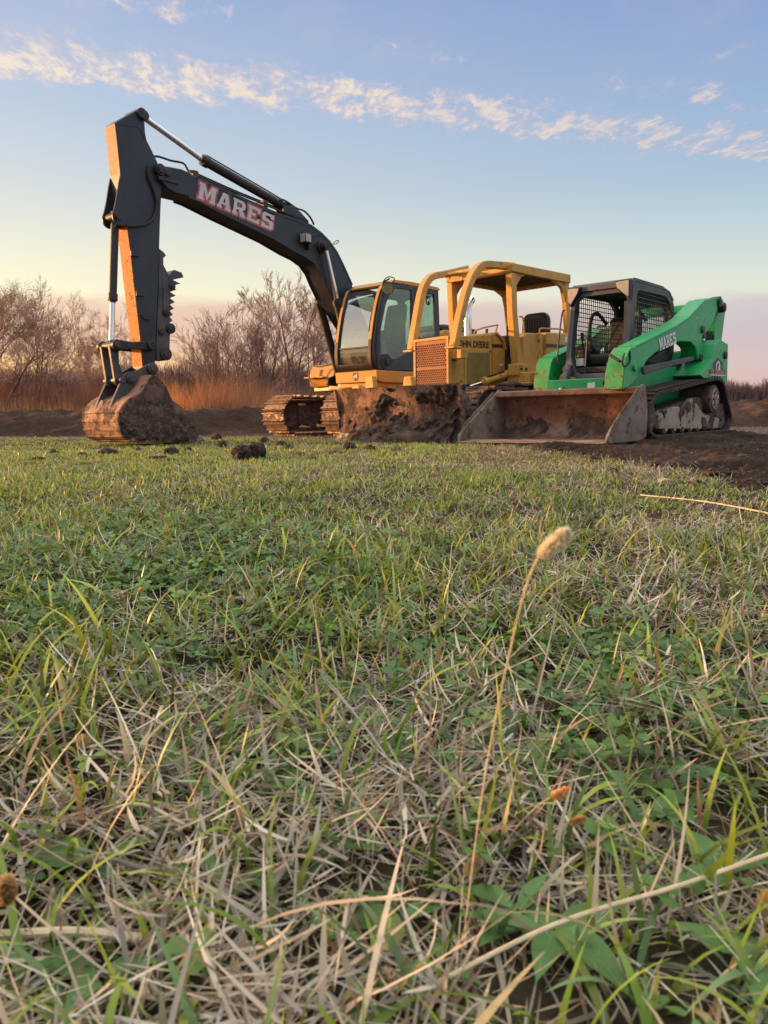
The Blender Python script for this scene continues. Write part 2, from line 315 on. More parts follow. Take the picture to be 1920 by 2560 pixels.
class B:
    def __init__(s): s.bm = bmesh.new()
    def v(s, *c): return s.bm.verts.new(c)
    def face(s, vs):
        try: return s.bm.faces.new(vs)
        except ValueError: return None
    def loft(s, a, b, caps=True):
        A = [s.v(*p) for p in a]; Bv = [s.v(*p) for p in b]; n = len(A)
        for i in range(n): s.face([A[i], A[(i+1) % n], Bv[(i+1) % n], Bv[i]])
        if caps: s.face(A[::-1]); s.face(Bv)
        return s
    def side(s, pts, l0, l1):      # (f,u) outline pushed along l
        return s.loft([(f, l0, u) for f, u in pts], [(f, l1, u) for f, u in pts])
    def front(s, pts, f0, f1):     # (l,u) outline pushed along f
        return s.loft([(f0, l, u) for l, u in pts], [(f1, l, u) for l, u in pts])
    def flat(s, pts, u0, u1):      # (f,l) outline pushed along u
        return s.loft([(f, l, u0) for f, l in pts], [(f, l, u1) for f, l in pts])
    def box(s, f0, f1, l0, l1, u0, u1): return s.side([(f0, u0), (f1, u0), (f1, u1), (f0, u1)], l0, l1)
    def plate(s, outer, holes, to3, d0, d1):
        """flat plate with holes; to3(a,b,d) maps outline and depth to the machine's axes"""
        loops = [outer]+holes; E = []; V0 = []; V1 = []
        for lp in loops:
            vs = [s.v(*to3(a, b, d0)) for a, b in lp]; V0.append(vs)
            for i in range(len(vs)): E.append(s.bm.edges.new((vs[i], vs[(i+1) % len(vs)])))
        r = bmesh.ops.triangle_fill(s.bm, edges=E, use_beauty=True, use_dissolve=False)
        fs = [x for x in r['geom'] if isinstance(x, bmesh.types.BMFace)]
        mp = {}
        for lp, vs in zip(loops, V0):
            for (a, b), v in zip(lp, vs): mp[v] = s.v(*to3(a, b, d1))
        for fc in fs: s.face([mp[v] for v in fc.verts][::-1])
        for vs in V0:
            n = len(vs)
            for i in range(n): s.face([vs[i], vs[(i+1) % n], mp[vs[(i+1) % n]], mp[vs[i]]])
        return s
    def sideplate(s, outer, holes, l0, l1): return s.plate(outer, holes, lambda a, b, d: (a, d, b), l0, l1)
    def frontplate(s, outer, holes, f0, f1): return s.plate(outer, holes, lambda a, b, d: (d, a, b), f0, f1)
    def tube(s, pts, r, n=8, caps=True):
        P = [np.array(p, float) for p in pts]; rings = []; up = np.array([.13, .31, .94]); last = None
        for i, p in enumerate(P):
            t = P[min(i+1, len(P)-1)]-P[max(i-1, 0)]; t = t/(np.linalg.norm(t)+1e-9)
            if last is None:
                a = np.cross(t, up if abs(t@up) < .9 else np.array([1., 0, 0]))
            else: a = last-t*(last@t)
            a = a/(np.linalg.norm(a)+1e-9); last = a; b = np.cross(t, a)
            rr = r[i] if isinstance(r, (list, tuple, np.ndarray)) else r
            rings.append([s.v(*(p+rr*(a*math.cos(2*math.pi*k/n)+b*math.sin(2*math.pi*k/n)))) for k in range(n)])
        for A, Bv in zip(rings, rings[1:]):
            for k in range(n): s.face([A[k], A[(k+1) % n], Bv[(k+1) % n], Bv[k]])
        if caps: s.face(rings[0][::-1]); s.face(rings[-1])
        return s
    def cyl(s, p0, p1, r, n=20): return s.tube([p0, p1], r, n)
    def boss(s, f, u, l0, l1, r, n=18): return s.cyl((f, l0, u), (f, l1, u), r, n)
    def build(s, name, m, parent=None, bevel=0., seg=2, ang=35):
        bmesh.ops.recalc_face_normals(s.bm, faces=s.bm.faces)
        me = bpy.data.meshes.new(name); s.bm.to_mesh(me); s.bm.free()
        for p in me.polygons: p.use_smooth = True
        me.set_sharp_from_angle(angle=math.radians(ang))
        me.materials.append(m)
        o = obj(name, me, parent)
        if bevel:
            md = o.modifiers.new('bevel', 'BEVEL'); md.width = bevel; md.segments = seg; md.limit_method = 'ANGLE'; md.angle_limit = math.radians(40); md.harden_normals = False
        return o
def np_mesh(name, V, Fq, m, parent=None, col=None, smooth=False):
    """mesh from arrays of vertices and quads (or triangles)"""
    V = np.asarray(V, np.float32); Fq = np.asarray(Fq, np.int32); k = Fq.shape[1]
    me = bpy.data.meshes.new(name); me.vertices.add(len(V)); me.vertices.foreach_set('co', V.ravel())
    me.loops.add(Fq.size); me.loops.foreach_set('vertex_index', Fq.ravel())
    me.polygons.add(len(Fq)); me.polygons.foreach_set('loop_start', np.arange(0, Fq.size, k, dtype=np.int32))
    if smooth: me.polygons.foreach_set('use_smooth', np.ones(len(Fq), bool))
    me.update(calc_edges=True)
    if col is not None:
        a = me.color_attributes.new('Col', 'FLOAT_COLOR', 'POINT')
        c = np.ones((len(V), 4), np.float32); c[:, :3] = col; a.data.foreach_set('color', c.ravel())
    me.materials.append(m); return obj(name, me, parent)
def lettering(name, text, m, parent, origin, xdir, ydir, size, offset=0., shear=0., width=1., thick=.002, space=1.):
    cu = bpy.data.curves.new(name, 'FONT'); cu.body = text; cu.size = size; cu.offset = offset; cu.shear = shear; cu.extrude = thick; cu.space_character = space
    t = bpy.data.objects.new(name+'_tmp', cu); COL.objects.link(t); dg = bpy.context.evaluated_depsgraph_get(); dg.update()
    me = bpy.data.meshes.new_from_object(t.evaluated_get(dg)); bpy.data.objects.remove(t); bpy.data.curves.remove(cu)
    x = Vector(xdir).normalized(); y = Vector(ydir); y = (y-x*y.dot(x)).normalized(); z = x.cross(y)
    Mx = Matrix(((x[0]*width, y[0], z[0], origin[0]), (x[1]*width, y[1], z[1], origin[1]), (x[2]*width, y[2], z[2], origin[2]), (0, 0, 0, 1)))
    me.transform(Mx); me.materials.clear(); me.materials.append(m); me.name = name
    return obj(name, me, parent)
def noise2(x, y, seed=0, octs=4, base=1.0, gain=.5):
    """value noise on arrays"""
    r = np.random.default_rng(seed); T = r.random((256, 256)); out = 0; amp = 1.; tot = 0
    for o in range(octs):
        fx, fy = x*base*2**o+17.3*o, y*base*2**o+5.1*o; ix, iy = np.floor(fx).astype(int), np.floor(fy).astype(int)
        tx, ty = fx-ix, fy-iy; tx = tx*tx*(3-2*tx); ty = ty*ty*(3-2*ty)
        g_ = lambda a, b: T[a % 256, b % 256]
        out = out+amp*((g_(ix, iy)*(1-tx)+g_(ix+1, iy)*tx)*(1-ty)+(g_(ix, iy+1)*(1-tx)+g_(ix+1, iy+1)*tx)*ty); tot += amp; amp *= gain
    return out/tot
def sst(a, b, x): t = np.clip((x-a)/(b-a), 0, 1); return t*t*(3-2*t)

GLYPH = {
 'M': ([(0,0),(.34,0),(.34,.13),(.28,.13),(.28,.66),(.50,.06),(.72,.66),(.72,.13),(.66,.13),(.66,0),(1,0),(1,.13),(.94,.13),(.94,.87),(1,.87),(1,1),(.70,1),(.50,.45),(.30,1),(0,1),(0,.87),(.06,.87),(.06,.13),(0,.13)], []),
 'A': ([(0,0),(.34,0),(.34,.13),(.29,.13),(.33,.27),(.62,.27),(.66,.13),(.60,.13),(.60,0),(1,0),(1,.13),(.93,.13),(.66,1),(.32,1),(.06,.13),(0,.13)], [[(.39,.42),(.57,.42),(.48,.74)]]),
 'R': ([(0,0),(.36,0),(.36,.13),(.30,.13),(.30,.38),(.44,.38),(.64,0),(1,0),(1,.13),(.92,.13),(.74,.42),(.90,.52),(.94,.68),(.90,.86),(.76,1),(0,1),(0,.87),(.06,.87),(.06,.13),(0,.13)], [[(.30,.55),(.58,.55),(.66,.62),(.66,.76),(.58,.83),(.30,.83)]]),
 'E': ([(0,0),(.95,0),(.95,.30),(.80,.30),(.76,.17),(.32,.17),(.32,.42),(.62,.42),(.62,.58),(.32,.58),(.32,.83),(.76,.83),(.80,.70),(.95,.70),(.95,1),(0,1),(0,.87),(.07,.87),(.07,.13),(0,.13)], []),
 'S': ([(.05,0),(.80,0),(.95,.12),(.95,.46),(.82,.57),(.34,.60),(.30,.66),(.30,.78),(.36,.83),(.66,.83),(.68,.70),(.92,.70),(.92,1),(.18,1),(.04,.88),(.04,.54),(.16,.43),(.62,.40),(.68,.35),(.68,.22),(.62,.17),(.30,.17),(.28,.30),(.05,.30)], [])}
def inset(poly, d):
    """move an outline outwards by d (inwards when negative)"""
    A = sum(poly[i][0]*poly[(i+1) % len(poly)][1]-poly[(i+1) % len(poly)][0]*poly[i][1] for i in range(len(poly))); s = 1 if A > 0 else -1; out = []
    for i in range(len(poly)):
        a, b, c = (np.array(poly[(i+k) % len(poly)], float) for k in (-1, 0, 1)); e1 = (b-a)/(np.linalg.norm(b-a)+1e-9); e2 = (c-b)/(np.linalg.norm(c-b)+1e-9)
        n1 = np.array([e1[1], -e1[0]])*s; n2 = np.array([e2[1], -e2[0]])*s; q = n1+n2; k = 1+n1@n2
        out.append(tuple(b+q/max(k, .35)*d))
    return out
def block_text(text, parent, name, m, m_out, o2, dvec, hvec, to3, grow, gap=.10, widths={'M': 1.22}):
    """slab letters laid out from o2 along dvec with height hvec (2-D machine plane); optional outline underneath"""
    tot = sum(widths.get(c, 1.) for c in text)+gap*(len(text)-1); x = 0.; hh = np.linalg.norm(hvec); uw = np.linalg.norm(dvec)/tot
    for ch in text:
        w = widths.get(ch, 1.); o_, hs = GLYPH[ch]
        P = lambda q: tuple(o2+dvec*((x+q[0]*w)/tot)+hvec*q[1])
        if m_out is not None:
            b = B(); g0 = grow/max(hh, 1e-6); sc = lambda pl, d: inset([(p[0]*w*uw/hh, p[1]) for p in pl], d); Q = lambda q: P((q[0]*hh/uw/w, q[1]))
            hol = [] if ch != 'A' else []
            b.plate([Q(p) for p in sc(o_, g0)], [[Q(p) for p in sc(h, -g0*.6)] for h in hs], to3, .003, .0045); b.build(name+'_outline', m_out, parent)
        b = B(); b.plate([P(p) for p in o_], [[P(p) for p in h] for h in hs], to3, .005, .0075); b.build(name, m, parent)
        x += w+gap
# ------------------------------------------------------------------ ground
def und(x, y): return .030*(noise2(x, y, 3, 3, .55)-.5)+.020*(noise2(x, y, 5, 3, 2.2)-.5)
def gz(x, y):
    x = np.asarray(x, float); y = np.asarray(y, float); return slope_z(x, y)+und(x, y)
def mud_mask(x, y):
    n = noise2(x, y, 21, 4, .9)-.5
    edge_x = 1.75-.10*(y-6)+.9*n
    front = 3.75+.55*n+.16*np.clip(3.2-x, 0, 3)
    m = sst(0, .35, x-edge_x)*sst(0, .35, y-front)*(1-sst(11.5, 13, y))
    return m
def bare_mask(x, y):
    """thin brown ground between the mud and the turf, and under the machines"""
    n = noise2(x, y, 31, 4, .7)-.5
    a = sst(-.5, .8, x-(.55-.12*(y-6))+1.6*n)*sst(4.2, 6.2, y+1.6*n)
    b = np.maximum(sst(11.0, 12.6, y+1.5*n)*sst(-2.8, -1.0, x+n), .85*sst(8.6, 10.2, y+1.8*n)*sst(-1.2, .6, x+n))
    c = sst(14.0, 14.9, y+.9*n+.0*x)
    return np.clip(np.maximum(np.maximum(.75*a, b), c), 0, 1)
def axis(lo, hi, s0, k):
    pos = [0.]
    while pos[-1] < hi: pos.append(pos[-1]+max(s0, k*pos[-1]))
    neg = [0.]
    while neg[-1] < -lo: neg.append(neg[-1]+max(s0, k*neg[-1]))
    return np.array([-v for v in neg[:0:-1]]+pos)
def sheet(name, xs, ys, zf, cf, m, label=None):
    X, Y = np.meshgrid(xs, ys); Zv = zf(X, Y); nx, ny = len(xs), len(ys)
    V = np.stack([X.ravel(), Y.ravel(), Zv.ravel()], 1)
    i = np.arange(nx*ny).reshape(ny, nx); Fq = np.stack([i[:-1, :-1].ravel(), i[:-1, 1:].ravel(), i[1:, 1:].ravel(), i[1:, :-1].ravel()], 1)
    o = np_mesh(name, V, Fq, m, col=cf(X.ravel(), Y.ravel()), smooth=True); o['kind'] = 'structure'
    return o
def ground_mat(name, bump, fs, lumps):
    m, g = new_mat(name)
    co = g.add('ShaderNodeTexCoord').outputs['Object']
    a = g.add('ShaderNodeAttribute', attribute_name='Col').outputs['Color']
    n1 = g.noise(co, fs, 8, .68); n2 = g.noise(co, fs*7, 5, .7)
    k = g.m('ADD', g.m('MULTIPLY', n1, .6), g.m('MULTIPLY', n2, .4))
    c = g.mix(g.mr(k, .30, .70), g.mix(1., a, (.50,.48,.46), 'MULTIPLY'), g.mix(1., a, (1.55,1.5,1.45), 'MULTIPLY'))
    b = g.add('ShaderNodeBump', {'Height': g.m('ADD', n1, g.m('MULTIPLY', n2, .4)), 'Strength': bump, 'Distance': lumps})
    p = g.add('ShaderNodeBsdfPrincipled', {'Base Color': c, 'Roughness': .93, 'Specular IOR Level': .2, 'Normal': b.outputs[0]})
    finish(g, p.outputs[0]); return m
M['ground'] = ground_mat('field_soil', .8, 9., .03)
M['mud'] = ground_mat('churned_mud', 1., 9., .07)
def lerp(a, b, t): return a*(1-t[:, None])+np.array(b)*t[:, None]
def ground_col(x, y):
    n = noise2(x, y, 41, 4, 1.3)
    c = np.tile(np.array([.024, .018, .012]), (len(x), 1)); c = lerp(c, (.06, .046, .028), sst(.42, .62, n)*.8)
    c = lerp(c, (.115, .072, .048), bare_mask(x, y)); c = lerp(c, (.060, .038, .029), mud_mask(x, y))
    c = lerp(c, (.064, .038, .030), sst(15, 16, y)); c = lerp(c, (.15, .10, .055), sst(22, 26, y))
    c = lerp(c, (.42, .31, .17), sst(45, 60, y)*sst(2, 12, x))
    return c
sheet('ground', axis(-1500, 1500, .05, .04), axis(-6, 2500, .04, .028), lambda x, y: gz(x, y)-.012*bare_mask(x, y), ground_col, M['ground'])
# churned mud with track marks in front of the loader
def mud_z(x, y):
    m = mud_mask(x, y); t = math.radians(24); a = x*math.cos(t)+y*math.sin(t)*.35; b = -x*math.sin(t)+y*math.cos(t)
    rid = np.sin(b*2*math.pi/.125+2.2*np.sin(a*5.2)+3*noise2(x, y, 77, 2, 1.5))*sst(.35, .6, noise2(x, y, 78, 2, .8))
    rough = .11*(noise2(x, y, 51, 5, 3.6, .6)-.5)+.045*rid+.02*(noise2(x, y, 52, 2, .6)-.5)
    hol = np.exp(-((x-3.0)**2*.25+(y-9.6)**2*.5))
    return gz(x, y)+m*(.010+rough)*(1-.0*hol)-(1-m)*.06
def mud_col(x, y):
    n = noise2(x, y, 61, 4, 1.2); c = np.tile(np.array([.048, .032, .025]), (len(x), 1))
    c = lerp(c, (.095, .058, .042), sst(.46, .68, n)); c = lerp(c, (.018, .013, .012), sst(.40, .26, n)); return c
sheet('mud_patch', np.arange(.7, 7.2, .032), np.arange(3.4, 13.0, .038), mud_z, mud_col, M['mud'])
# banks of ploughed soil behind the machines
def bank_z(x, y):
    yc = 18.0+3.6*np.exp(-((x-.9)/4.0)**2)
    h = .42*sst(yc-2.6, yc+.1, y)*(1-.7*sst(yc+1.2, yc+3.5, y))
    r = (noise2(x, y, 71, 5, 1.1, .6)-.5)
    e = sst(0, .8, y-(yc-2.75)-.5*r)
    return slope_z(x, y)+e*(h+.44*r*sst(0, 1.2, y-(yc-2.6))+.13*(noise2(x, y, 72, 4, 3.5)-.5)+.02)-(1-e)*.10
def bank_col(x, y):
    n = noise2(x, y, 73, 4, .9); c = np.tile(np.array([.050, .028, .019]), (len(x), 1)); c = lerp(c, (.125, .064, .045), sst(.45, .7, n)*sst(-2, 6, x)*.9); return lerp(c, (.095, .055, .038), sst(.5, .75, n)*.8)
sheet('dirt_bank', np.arange(-17, 19, .085), np.arange(14.2, 25.5, .085), bank_z, bank_col, M['mud'])

# ------------------------------------------------------------------ bare trees
def tubes_np(branches):
    V, Fq, off = [], [], 0
    for P, R_, n in branches:
        P = np.asarray(P); k = len(P); T = np.gradient(P, axis=0); T /= np.linalg.norm(T, axis=1)[:, None]+1e-9
        a = np.cross(T, [.31, .22, .93]); a /= np.linalg.norm(a, axis=1)[:, None]+1e-9; b = np.cross(T, a)
        ang = np.arange(n)*2*math.pi/n
        ring = P[:, None, :]+np.asarray(R_)[:, None, None]*(a[:, None, :]*np.cos(ang)[None, :, None]+b[:, None, :]*np.sin(ang)[None, :, None])
        V.append(ring.reshape(-1, 3)); i = np.arange(k*n).reshape(k, n)+off; j = np.roll(i, -1, axis=1)
        Fq.append(np.stack([i[:-1], j[:-1], j[1:], i[1:]], -1).reshape(-1, 4)); off += k*n
    return np.concatenate(V), np.concatenate(Fq)
def grow(seed, H, stems=1, spread=.5, up=.25, depth=4, r0=.13, lean=.15, kids=5, fork=.55):
    r = np.random.default_rng(seed); thick, thin = [], []
    def br(p, d, L, rad, lev):
        k = 7 if lev == 0 else (5 if lev < 3 else 4); P = [p]; R_ = [rad]
        for i in range(k-1):
            d = d+r.normal(0, .16 if lev else .07, 3)+np.array([0, 0, up*(.25 if lev else .1)]); d = d/np.linalg.norm(d)
            P.append(P[-1]+d*L/(k-1)); R_.append(max(rad*(1-(i+1)/(k-1)*(.82 if lev else .72)), .0085))
        (thick if lev < 2 else thin).append((P, R_, 6 if lev == 0 else (4 if lev < 2 else 3)))
        if lev >= depth: return
        n = kids+(2 if lev == 0 else 0)+int(r.integers(0, 2))
        for c in range(n):
            t = (.28+.72*(c+r.random()*.8)/n) if lev == 0 else (.2+.8*(c+r.random())/n)
            t = min(t, .99); x = t*(k-1); i = int(x); q = np.array(P[i])*(1-(x-i))+np.array(P[i+1])*(x-i)
            ax = r.normal(0, 1, 3); dd = P[i+1]-P[i]; dd = dd/np.linalg.norm(dd); ax -= dd*(ax@dd); ax /= np.linalg.norm(ax)
            w = spread*(.8+.5*r.random()); nd = dd*math.cos(w)+ax*math.sin(w)+np.array([0, 0, up]); nd /= np.linalg.norm(nd)
            rr = max(rad*(1-.75*t)*fork*(.8+.4*r.random()), .0085)
            br(q, nd, L*(fork+.05)*(.75+.5*r.random())*(1-.35*t), rr, lev+1)
    for s_ in range(stems):
        d = np.array([r.normal(0, lean), r.normal(0, lean), 1.]); d /= np.linalg.norm(d)
        br(np.array([r.normal(0, .12)*(stems > 1), r.normal(0, .12)*(stems > 1), -.15]), d, H*(.62 if stems == 1 else .75)*(.85+.3*r.random()), r0*(.8+.4*r.random()), 0)
    return thick, thin
TREES = {}
def tree_kind(key, *a, **k):
    th, tn = grow(*a, **k); out = []
    top = max(p[2] for P, _, _ in th+tn for p in P)
    for brs, nm, m in ((th, 'trunk', M['bark']), (tn, 'crown', M['twig'])):
        V, Fq = tubes_np(brs); V = V/top
        me = bpy.data.meshes.new(key+'_'+nm); me.vertices.add(len(V)); me.vertices.foreach_set('co', V.astype(np.float32).ravel())
        me.loops.add(Fq.size); me.loops.foreach_set('vertex_index', Fq.astype(np.int32).ravel()); me.polygons.add(len(Fq)); me.polygons.foreach_set('loop_start', np.arange(0, Fq.size, 4, dtype=np.int32))
        me.update(calc_edges=True); me.materials.append(m); out.append((nm, me))
    TREES[key] = out
tree_kind('spreading', 3, 8, stems=2, spread=.72, up=.10, depth=4, r0=.13, lean=.20, kids=6, fork=.60)
tree_kind('broad', 8, 8, stems=3, spread=.66, up=.14, depth=4, r0=.10, lean=.26, kids=5, fork=.58)
tree_kind('upright', 5, 9, stems=2, spread=.50, up=.13, depth=4, r0=.09, lean=.09, kids=5, fork=.55)
tree_kind('fan', 12, 7, stems=8, spread=.40, up=.10, depth=3, r0=.050, lean=.34, kids=5, fork=.50)
tree_kind('slim', 15, 8, stems=1, spread=.52, up=.13, depth=4, r0=.09, lean=.06, kids=5, fork=.54)
def tree(key, px, dist, top, label, rot=0., wide=1., group='bare trees at the field edge'):
    d = ray(px, 1000); x = d[0]/d[1]*dist; zb = -.25; H = CAM_H+(1003-top)/FPX*dist*1.0-zb
    o = bpy.data.objects.new('bare_tree', None); COL.objects.link(o); o.location = (x, dist, zb); o.rotation_euler = (0, 0, rot); o.scale = (H*wide, H*wide, H)
    tag(o, label, 'tree', group)
    for nm, me in TREES[key]: obj(nm, me, o)
tree('spreading', 2, 40, 688, 'large bare tree with forked trunk and wide crown beside the brush', .4, 1.05)
tree('broad', 78, 43, 712, 'bare spreading tree leaning out from the big forked tree', 2.2, .95)
tree('upright', 223, 62, 845, 'small lone bare tree standing beyond the excavator bucket', 1.0)
tree('broad', 318, 46, 765, 'bare tree partly hidden behind the upright excavator arm', .3, .8)
tree('fan', 560, 40, 760, 'bare many-stemmed tree fanning out above the orange brush', .2, 1.15)
tree('fan', 640, 42, 735, 'bare clump of thin stems beside the tall trees', 1.9, .95)
tree('slim', 668, 40, 698, 'slender bare tree left of the tallest tree', .8, .9)
tree('upright', 735, 38, 682, 'tallest bare tree near the excavator boom cylinders', 2.6, 1.0)
tree('slim', 798, 43, 728, 'bare tree half hidden behind the boom cylinders', 1.4, 1.1)
tree('upright', 500, 56, 835, 'short bare tree rising from the red-brown thicket', 2., 1.1)
tree('slim', 1128, 75, 800, 'distant bare tree framed by the dozer canopy', .5, 1.1)
tree('fan', 850, 48, 830, 'low bare bush behind the excavator cab', .5, 1.1)
tree('broad', -140, 44, 730, 'bare tree outside the big forked tree', 1.1, 1.0)

# ------------------------------------------------------------------ brush, reeds, far woods
def stems_mesh(name, x, y, z, h, w, lean, col, segs, r, m, forks=0):
    """thin upright strips, each with its own bend"""
    N = len(x); a = r.random(N)*2*math.pi; t = np.linspace(0, 1, segs+1)
    fx, fy = np.cos(a), np.sin(a); wa = r.random(N)*math.pi; wx, wy = np.cos(wa), np.sin(wa)
    V = np.zeros((N, segs+1, 2, 3), np.float32)
    for i, tt in enumerate(t):
        off = lean*h*tt**1.7; ww = w*(1-.85*tt)
        for sgn, k in ((-.5, 0), (.5, 1)):
            V[:, i, k, 0] = x+fx*off+wx*ww*sgn; V[:, i, k, 1] = y+fy*off+wy*ww*sgn; V[:, i, k, 2] = z+h*tt*np.sqrt(np.clip(1-lean**2*.5, .2, 1))
    idx = np.arange(N*(segs+1)*2).reshape(N, segs+1, 2)
    Fq = np.stack([idx[:, :-1, 0], idx[:, :-1, 1], idx[:, 1:, 1], idx[:, 1:, 0]], -1).reshape(-1, 4)
    C_ = np.repeat(col, (segs+1)*2, axis=0)
    o = np_mesh(name, V.reshape(-1, 3), Fq, m, col=C_); o['kind'] = 'stuff'; return o
def brush(name, label, px0, px1, d0, d1, n, hf, colf, lean, w, cat, segs=3, seed=1, zb=-.25, per=70, rad=.40):
    r = np.random.default_rng(seed); nc = max(20, n//per); cp = px0+(px1-px0)*r.random(nc); cy = d0+(d1-d0)*r.random(nc); ch = .55+.85*r.random(nc)**1.6; cc = .75+.5*r.random(nc)
    i = r.integers(0, nc, n); px = cp[i]; y = cy[i]+r.normal(0, rad, n); x = (px-960)/FPX*cy[i]*1.01+r.normal(0, rad, n); N = n
    h = hf(px, y, r)*ch[i]*(.35+.75*r.random(N)); c = colf(px, y, r)*(.7+.6*r.random((N, 1)))*cc[i][:, None]
    o = stems_mesh(name, x, y, np.full(N, zb), h, np.full(N, w)*(.6+.8*r.random(N)), np.abs(r.normal(0, lean, N)), c, segs, r, M['brush'])
    return tag(o, label, cat)
def mixc(a, b, t): return np.array(a)*(1-t[:, None])+np.array(b)*t[:, None]
brush('red_brush', 'red-brown leafless thicket behind the bucket and bare trees', -160, 470, 38, 48, 13000, lambda p, y, r: 1.35+1.0*noise2(p*.01, y*0, 5, 3, 1), lambda p, y, r: mixc((.20,.085,.060), (.32,.18,.11), noise2(p*.02, y*.2, 6, 2, 1)), .42, .024, 'brush', seed=2, per=45, rad=.25)
brush('orange_brush', 'orange willow thicket behind the excavator bucket', 395, 720, 33, 40, 10000, lambda p, y, r: (1.0+1.0*noise2(p*.015, y*0, 8, 3, 1))*(1-.25*sst(640, 720, p)), lambda p, y, r: mixc((.74,.30,.075), (.46,.23,.12), sst(.30, .62, noise2(p*.015, y*.2, 9, 2, 1))), .45, .022, 'brush', seed=3, per=45, rad=.25)
brush('grey_brush', 'grey-mauve brush behind the excavator tracks', 640, 1180, 36, 46, 9000, lambda p, y, r: 1.2+.9*noise2(p*.01, y*0, 15, 3, 1), lambda p, y, r: mixc((.20,.125,.11), (.32,.22,.19), noise2(p*.02, y*.2, 16, 2, 1)), .45, .022, 'brush', seed=4, per=45, rad=.25)
brush('dry_reeds', 'pale dry grass along the foot of the brush', -160, 1150, 27, 32, 9000, lambda p, y, r: .45+.55*noise2(p*.012, y*0, 18, 3, 1), lambda p, y, r: mixc((.42,.28,.14), (.24,.15,.08), noise2(p*.02, y*.2, 19, 2, 1)), .2, .016, 'dry grass', seed=5)
brush('weed_fringe', 'brown weeds behind the dark ploughed bank', -160, 900, 22.5, 26, 7000, lambda p, y, r: .40+.4*noise2(p*.012, y*0, 28, 3, 1), lambda p, y, r: mixc((.22,.13,.06), (.11,.06,.04), noise2(p*.02, y*.2, 29, 2, 1)), .3, .011, 'weeds', seed=6)
def woods(name, label, px0, px1, d0, d1, n, h0, c0, c1, seed, w=.5):
    r = np.random.default_rng(seed); px = px0+(px1-px0)*r.random(n); y = d0+(d1-d0)*r.random(n); x = (px-960)/FPX*y*1.01
    h = h0*(.65+.55*noise2(px*.03, y*0, seed+1, 4, 1))*(.75+.35*r.random(n)); c = mixc(c0, c1, r.random(n)*noise2(px*.05, y*.01, seed+2, 3, 1)*1.4)
    o = stems_mesh(name, x, y, np.full(n, -.3), h, np.full(n, w)*(.4+1.2*r.random(n)), np.abs(r.normal(0, .30, n)), c, 3, r, M['woods']); return tag(o, label, 'woods')
woods('far_woods', 'distant leafless woods behind the thicket', -300, 1300, 105, 130, 16000, 6.4, (.12,.072,.075), (.24,.145,.125), 90, .16)
woods('horizon_woods', 'hazy far tree line beyond the stubble field', 1150, 2300, 230, 270, 12000, 7.4, (.10,.075,.085), (.19,.115,.11), 95, .34)
# ------------------------------------------------------------------ excavator
EX = Frame(-.23, 15.98, -.17, 40, 1.43)
def machine(name, fr, label, cat):
    o = bpy.data.objects.new(name, None); COL.objects.link(o); o.matrix_world = fr.matrix(); o.empty_display_size = .3
    return tag(o, label, cat)
def track_path(flat0, flat1, r, pitch):
    """centres and angles of pads round a stadium of radius r; path in (f,u)"""
    L = flat1-flat0; per = 2*L+2*math.pi*r; n = int(round(per/pitch)); out = []
    for i in range(n):
        s = i*per/n
        if s < L: out.append((flat0+s, 0., 0.))
        elif s < L+math.pi*r: a = (s-L)/r; out.append((flat1+r*math.sin(a), r-r*math.cos(a), a))
        elif s < 2*L+math.pi*r: out.append((flat1-(s-L-math.pi*r), 2*r, math.pi))
        else: a = (s-2*L-math.pi*r)/r; out.append((flat0-r*math.sin(a), r+r*math.cos(a), math.pi+a))
    return out
def steel_track(root, flat0, flat1, r, l0, l1, pitch, m, base=(0, 0, 0), rotz=0., ribs=2, sag=0.):
    """chain track: link chain with one child per shoe"""
    Rm = Matrix.Translation(base) @ Matrix.Rotation(rotz, 4, 'Z')
    b = B(); lc = (l0+l1)/2; rc = r-.05
    path = track_path(flat0, flat1, rc, pitch/2); pts = [(f, u+.05) for f, u, a in path]
    inner = [(f, u+.05) for f, u, a in track_path(flat0, flat1, rc-.09, pitch/2*.88)]
    o2 = [(p[0], p[1]) for p in pts]
    n = len(o2); cx = (flat0+flat1)/2
    b.sideplate(o2, [[(cx+(f-cx)*(1-.10/(abs(f-cx)+.8)), r+(u-r)*.78) for f, u in o2]], lc-.10, lc+.10)
    tr = b.build('track', M['frame'], root); tr.matrix_local = Rm
    q = B(); h = (l1-l0)/2; q.box(-pitch*.47, pitch*.47, -h, h, -.012, .012)
    for k in range(ribs):
        x = -pitch*.47+.02+k*(pitch*.94-.04)/max(1, ribs-1) if ribs > 1 else 0
        q.side([(x-.016, -.01), (x+.016, -.01), (x+.009, -.048), (x-.009, -.048)], -h, h)
    first = None
    for f, u, a in track_path(flat0, flat1, r, pitch):
        if u > 2*r-1e-3 and sag: u -= sag*math.sin(math.pi*(f-flat0)/(flat1-flat0))
        if first is None: o = q.build('track_pad', m, tr); first = o
        else: o = first.copy(); COL.objects.link(o); o.parent = tr
        o.matrix_local = Matrix.Translation((f, lc+random.uniform(-.006, .006), u)) @ Matrix.Rotation(-a, 4, 'Y') @ Matrix.Rotation(random.uniform(-.02, .02), 4, 'Y')
    return tr, Rm
def wheel(root, f, u, l0, l1, r, m, Rm=None, name='idler', hub=.35):
    b = B(); b.boss(f, u, l0, l1, r, 28); b.boss(f, u, l0-.02, l1+.02, r*hub, 18)
    o = b.build(name, m, root, .008)
    if Rm is not None: o.matrix_local = Rm
    return o
